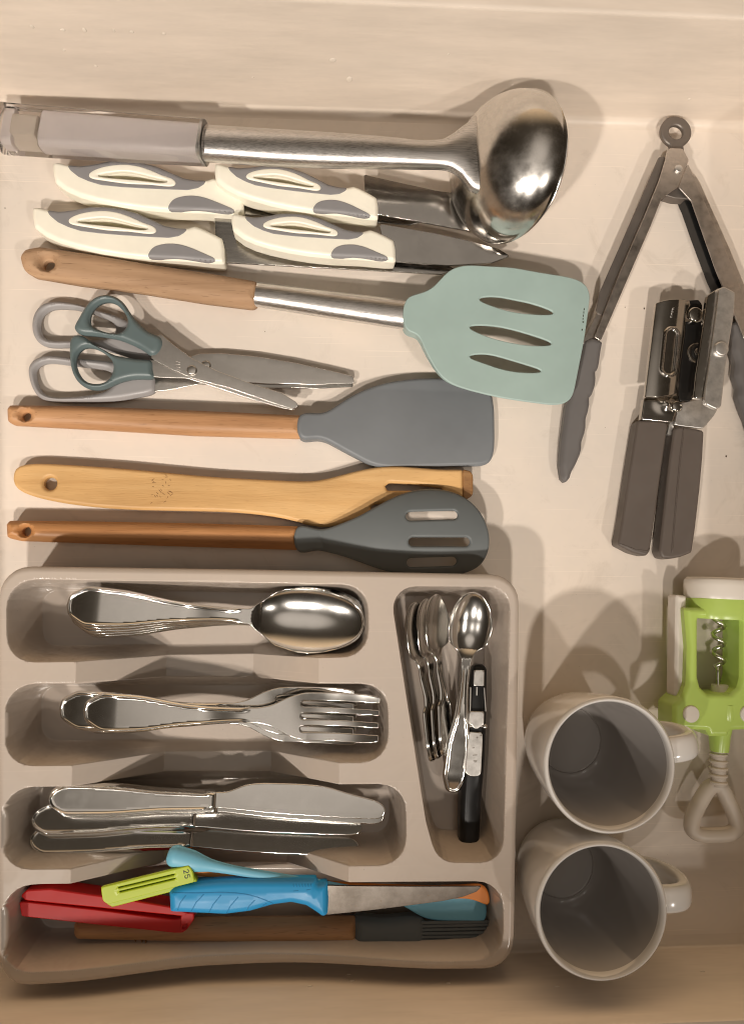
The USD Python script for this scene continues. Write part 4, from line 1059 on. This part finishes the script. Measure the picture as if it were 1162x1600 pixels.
# ================================================================ inside the tray's front compartment
lb = Thing('spatula', 'sky blue silicone spatula, its round handle end poking up behind the lime clip', 'spatula', P(500, 1380, .01))
hp_ = smoothpath([P(275, 1339, .033), P(300, 1346, .033), P(350, 1357, .0325), (P(430, 1371, .031)), P(505, 1383, .029), P(600, 1402, .024), P(650, 1412, .021)], 30)
wv = PchipInterpolator([0, .06, .14, .25, 1], [.0122, .0118, .0068, .0050, .0050])(np.linspace(0, 1, 30))
lb.part('handle', loft(hp_, wv, wv * .85, n=24, cap=.005), M_sky, smooth=60)
lb.part('head', slab(poly(U(spline([(625, 1412), (660, 1402), (710, 1395), (752, 1399), (760, 1415), (758, 1440), (735, 1444), (695, 1443), (662, 1436), (640, 1424)], 4), .023), rnd=.0008), lambda x, y, d: .0225 + .001 * np.clip(d / .008, 0, 1), .0185, r=.0018, res=.002), M_sky, smooth=60)
orr = Thing('spatula', 'orange silicone spatula mostly hidden under the blue knife, its tip showing at the blade end', 'spatula', P(500, 1385, .01))
hp_ = smoothpath([P(292, 1357, .027), P(350, 1366, .027), P(420, 1375, .0265), P(560, 1388, .025), P(690, 1392, .0245)], 24)
orr.part('handle', loft(hp_, .0058, .0050, n=20, cap=.002), M_orange, smooth=60)
orr.part('head', slab(poly(U(spline([(680, 1388), (715, 1384), (752, 1383), (763, 1396), (763, 1414), (745, 1409), (715, 1405), (685, 1402)], 4), .0255), rnd=.0005), .0262, .0228, r=.0014, res=.002), M_orange, smooth=60)

br = Thing('pastry_brush', 'silicone basting brush with beech handle and dark grey bristles at the front of the tray', 'pastry brush', P(440, 1455, .008))
zb2 = .0215
br.part('handle', slab(poly(U([(114, 1446), (120, 1440), (250, 1438), (400, 1437), (557, 1436), (557, 1474), (400, 1475), (250, 1473), (120, 1470), (114, 1464)], zb2), rnd=.0015), .0245, .0115, r=.0062, res=.003, nr=5), M_beech, smooth=60)
br.part('ferrule', slab(poly(U(spline([(556, 1435), (590, 1436), (625, 1434), (662, 1437), (664, 1458), (662, 1480), (630, 1482), (595, 1477), (556, 1474), (555, 1455)], 4), zb2), rnd=.0006), lambda x, y, d: .0245 + .0008 * np.clip(d / .006, 0, 1), .0110, r=.0045, res=.002, nr=4), M_greyd, smooth=60)
for row in range(2):
    for k in range(7):
        y = 1442 + k * 5.6 - row * 1.5
        a = P(658, y, .0235 - row * .006); b_ = P(763 + rng.uniform(-4, 3), 1441 + k * 5.4 + rng.uniform(-1, 1), .0230 - row * .006 - rng.uniform(0, .0015))
        br.part('bristle', bar(a, b_, .0019, .0019, e=2, cap=.0006, n=8), M_greyd, smooth=50)
for x, y in [(212, 1467), (222, 1468), (228, 1469), (207, 1462)]:
    g = LineString(U([(x, y - 1.6), (x + 1.3, y + 1.6)], .0195)).buffer(.00022)
    br.part('burn_mark', slab(g, .0223, .019, r=.00005, res=.001, nr=1, sp=.0005), M_scorch)

rc_ = Thing('bag_clip', 'long red plastic bag clip at the left end of the front compartment', 'bag clip', P(165, 1425, .012))
zr = .0295
rc_.part('clip_arm', slab(poly(U([(31, 1401), (42, 1391), (78, 1389), (200, 1406), (266, 1417), (298, 1428), (296, 1434), (270, 1431), (150, 1419), (40, 1408)], zr), rnd=.0006), zr, .0150, r=.0009, res=.003), M_red, smooth=40)
rc_.part('clip_arm', slab(poly(U([(30, 1409), (42, 1409), (150, 1421), (272, 1437), (290, 1434), (302, 1430), (303, 1437), (286, 1458), (272, 1458), (150, 1445), (34, 1432)], zr - .002), rnd=.0006), lambda x, y, d: zr - .0015 - .0035 * (d > .0055), .0140, r=.0007, res=.0014), M_red, smooth=40)
rc_.part('hinge', slab(poly(U([(282, 1428), (303, 1426), (303, 1438), (289, 1457), (282, 1456)], zr), rnd=.0008).difference(Polygon(U([(285, 1447), (292, 1445), (290, 1452), (285, 1452)], zr)).buffer(.0002)), zr, .0145, r=.0008, res=.0015), M_red, smooth=40)
lc = Thing('bag_clip', 'short lime green bag clip with two grooves resting on the red clip', 'bag clip', P(233, 1388, .03))
zl2 = .0385
face = poly(U([(157, 1387), (295, 1353), (301, 1363), (304, 1379), (168, 1414), (160, 1408)], zl2), rnd=.0006)
for p in ([(184, 1388), (273, 1367)], [(186, 1394.5), (274, 1373.5)]):
    face = face.difference(LineString(U(p, zl2)).buffer(.00038))
lc.part('clip_face', slab(face, zl2, zl2 - .0030, r=.0006, res=.0025), M_lime, smooth=40)
lc.part('groove', slab(poly(U([(178, 1385), (278, 1361), (280, 1377), (182, 1402)], zl2)), zl2 - .0016, zl2 - .0035, r=.0001, res=.004), mat('dark_lime', (.16, .20, .012), rough=.6))
lc.part('clip_arm', slab(poly(U([(160, 1392), (296, 1358), (307, 1377), (310, 1384), (175, 1419), (166, 1414)], zl2 - .004), rnd=.0006), zl2 - .0045, zl2 - .0105, r=.0008, res=.0025), M_lime, smooth=40)
c0 = P(289.5, 1364, zl2)
for txt, off in (('ZL', 0),):
    t_ = meshkit.text_mesh('25', .0030, .0003)
    q = U([(289, 1371), (295, 1369)], zl2)
    t_.apply_transform(np.block([[rot((0, 0, 1), math.radians(-76)), np.array([[P(293, 1361, zl2)[0] - .0025], [P(293, 1361, zl2)[1] + .0005], [zl2 - .0001]])], [np.zeros((1, 3)), np.ones((1, 1))]]))
    lc.part('moulded_mark', t_, M_ink, smooth=False)

bk = Thing('utility_knife', 'bright blue handled kitchen knife with a stained blade resting across the front compartment', 'knife', P(500, 1405, .02))
zk2 = .0375
bh = poly(U(spline([(263, 1402), (274, 1388), (300, 1382), (350, 1378), (420, 1377), (480, 1377), (508, 1379)], 5)[:30].tolist() + [(512, 1382), (513, 1410), (512, 1433), (504, 1437), (495, 1430), (478, 1419), (455, 1414), (425, 1418), (390, 1428), (350, 1433), (310, 1431), (264, 1429)], zk2), rnd=.0010)
bk.part('handle', slab(bh, lambda x, y, d: zk2 - .001 + .0012 * np.clip(d / .007, 0, 1), zk2 - .013, r=.0038, res=.002, nr=5), M_blue, smooth=60)
def on_blue(pts, nm='grip_groove', w=.00028, m=None):
    ln = LineString(U(pts, zk2)).buffer(w).intersection(bh.buffer(-.0012))
    if ln.is_empty: return
    bdz = bh.exterior
    def z_(x, y, d):
        e = shapely.distance(bdz, shapely.points(x, y)); r = .0038
        return zk2 - .001 + .0012 * np.clip(e / .007, 0, 1) + .0001 - np.where(e < r, r - np.sqrt(np.maximum(0, r * r - (r - np.minimum(e, r)) ** 2)), 0)
    bk.part(nm, slab(ln, z_, zk2 - .006, r=.00005, res=.001, nr=1, sp=.0006), m or M_bluedark)
M_bluedark = mat('blue_groove', (.012, .20, .44), rough=.6)
on_blue(spline([(268, 1398), (300, 1396), (350, 1395), (390, 1399), (420, 1410), (428, 1418)], 4)[:19].tolist())
for a, b_ in (((290, 1400), (277, 1424)), ((318, 1398), (298, 1426)), ((345, 1399), (325, 1430)), ((372, 1402), (352, 1432)), ((398, 1407), (384, 1428)), ((416, 1413), (410, 1421))):
    on_blue([a, ((a[0] + b_[0]) / 2 - 2, (a[1] + b_[1]) / 2 - 1), b_])
for k in range(7):
    x = 458 + k * 4.6
    on_blue([(x, 1382.5), (x + .8, 1387)], 'moulded_mark', .00018)
on_blue([(458, 1393), (466, 1392)], 'moulded_mark', .00018); on_blue([(478, 1391.5), (486, 1390)], 'moulded_mark', .00018)
M_stain = usdkit.material(stage, LK + 'stained_blade', {
    'tc': ('texture_coordinate', {}), 'n': ('noise_texture', {'scale': 70.0, 'detail': 6.0, 'roughness': .7}), 'v': ('noise_texture', {'scale': 480.0, 'detail': 3.0}),
    'r': ('rgb_ramp', {'ramp': [(.35, (.11, .095, .08)), (.65, (.175, .155, .135))]}), 'r2': ('rgb_ramp', {'ramp': [(.66, (0, 0, 0)), (.78, (.5, .5, .5))]}),
    'm': ('mix_color', {'b': (.13, .075, .035)}), 'p': ('principled_bsdf', {'metallic': .85, 'roughness': .38})},
    [('tc.object', 'n.vector'), ('tc.object', 'v.vector'), ('n.fac', 'r.fac'), ('v.fac', 'r2.fac'), ('r.color', 'm.a'), ('r2.color', 'm.fac'), ('m.result', 'p.base_color')], surface='p.BSDF')
bl2 = poly(U([(508, 1382), (560, 1383), (640, 1384), (720, 1384), (752, 1384), (744, 1393), (722, 1402), (690, 1409), (640, 1416), (580, 1424), (508, 1432)], .0315), rnd=.0003)
yb0 = [P(x, 1400, .0315)[1] for x in (512, 752)]
bk.part('blade', slab(bl2, lambda x, y, d: .0322 + (y - P(600, 1400, .0315)[1]) * .2, lambda x, y, d: .0306 + (y - P(600, 1400, .0315)[1]) * .2, r=.0002, res=.002, nr=2), M_stain, smooth=20)
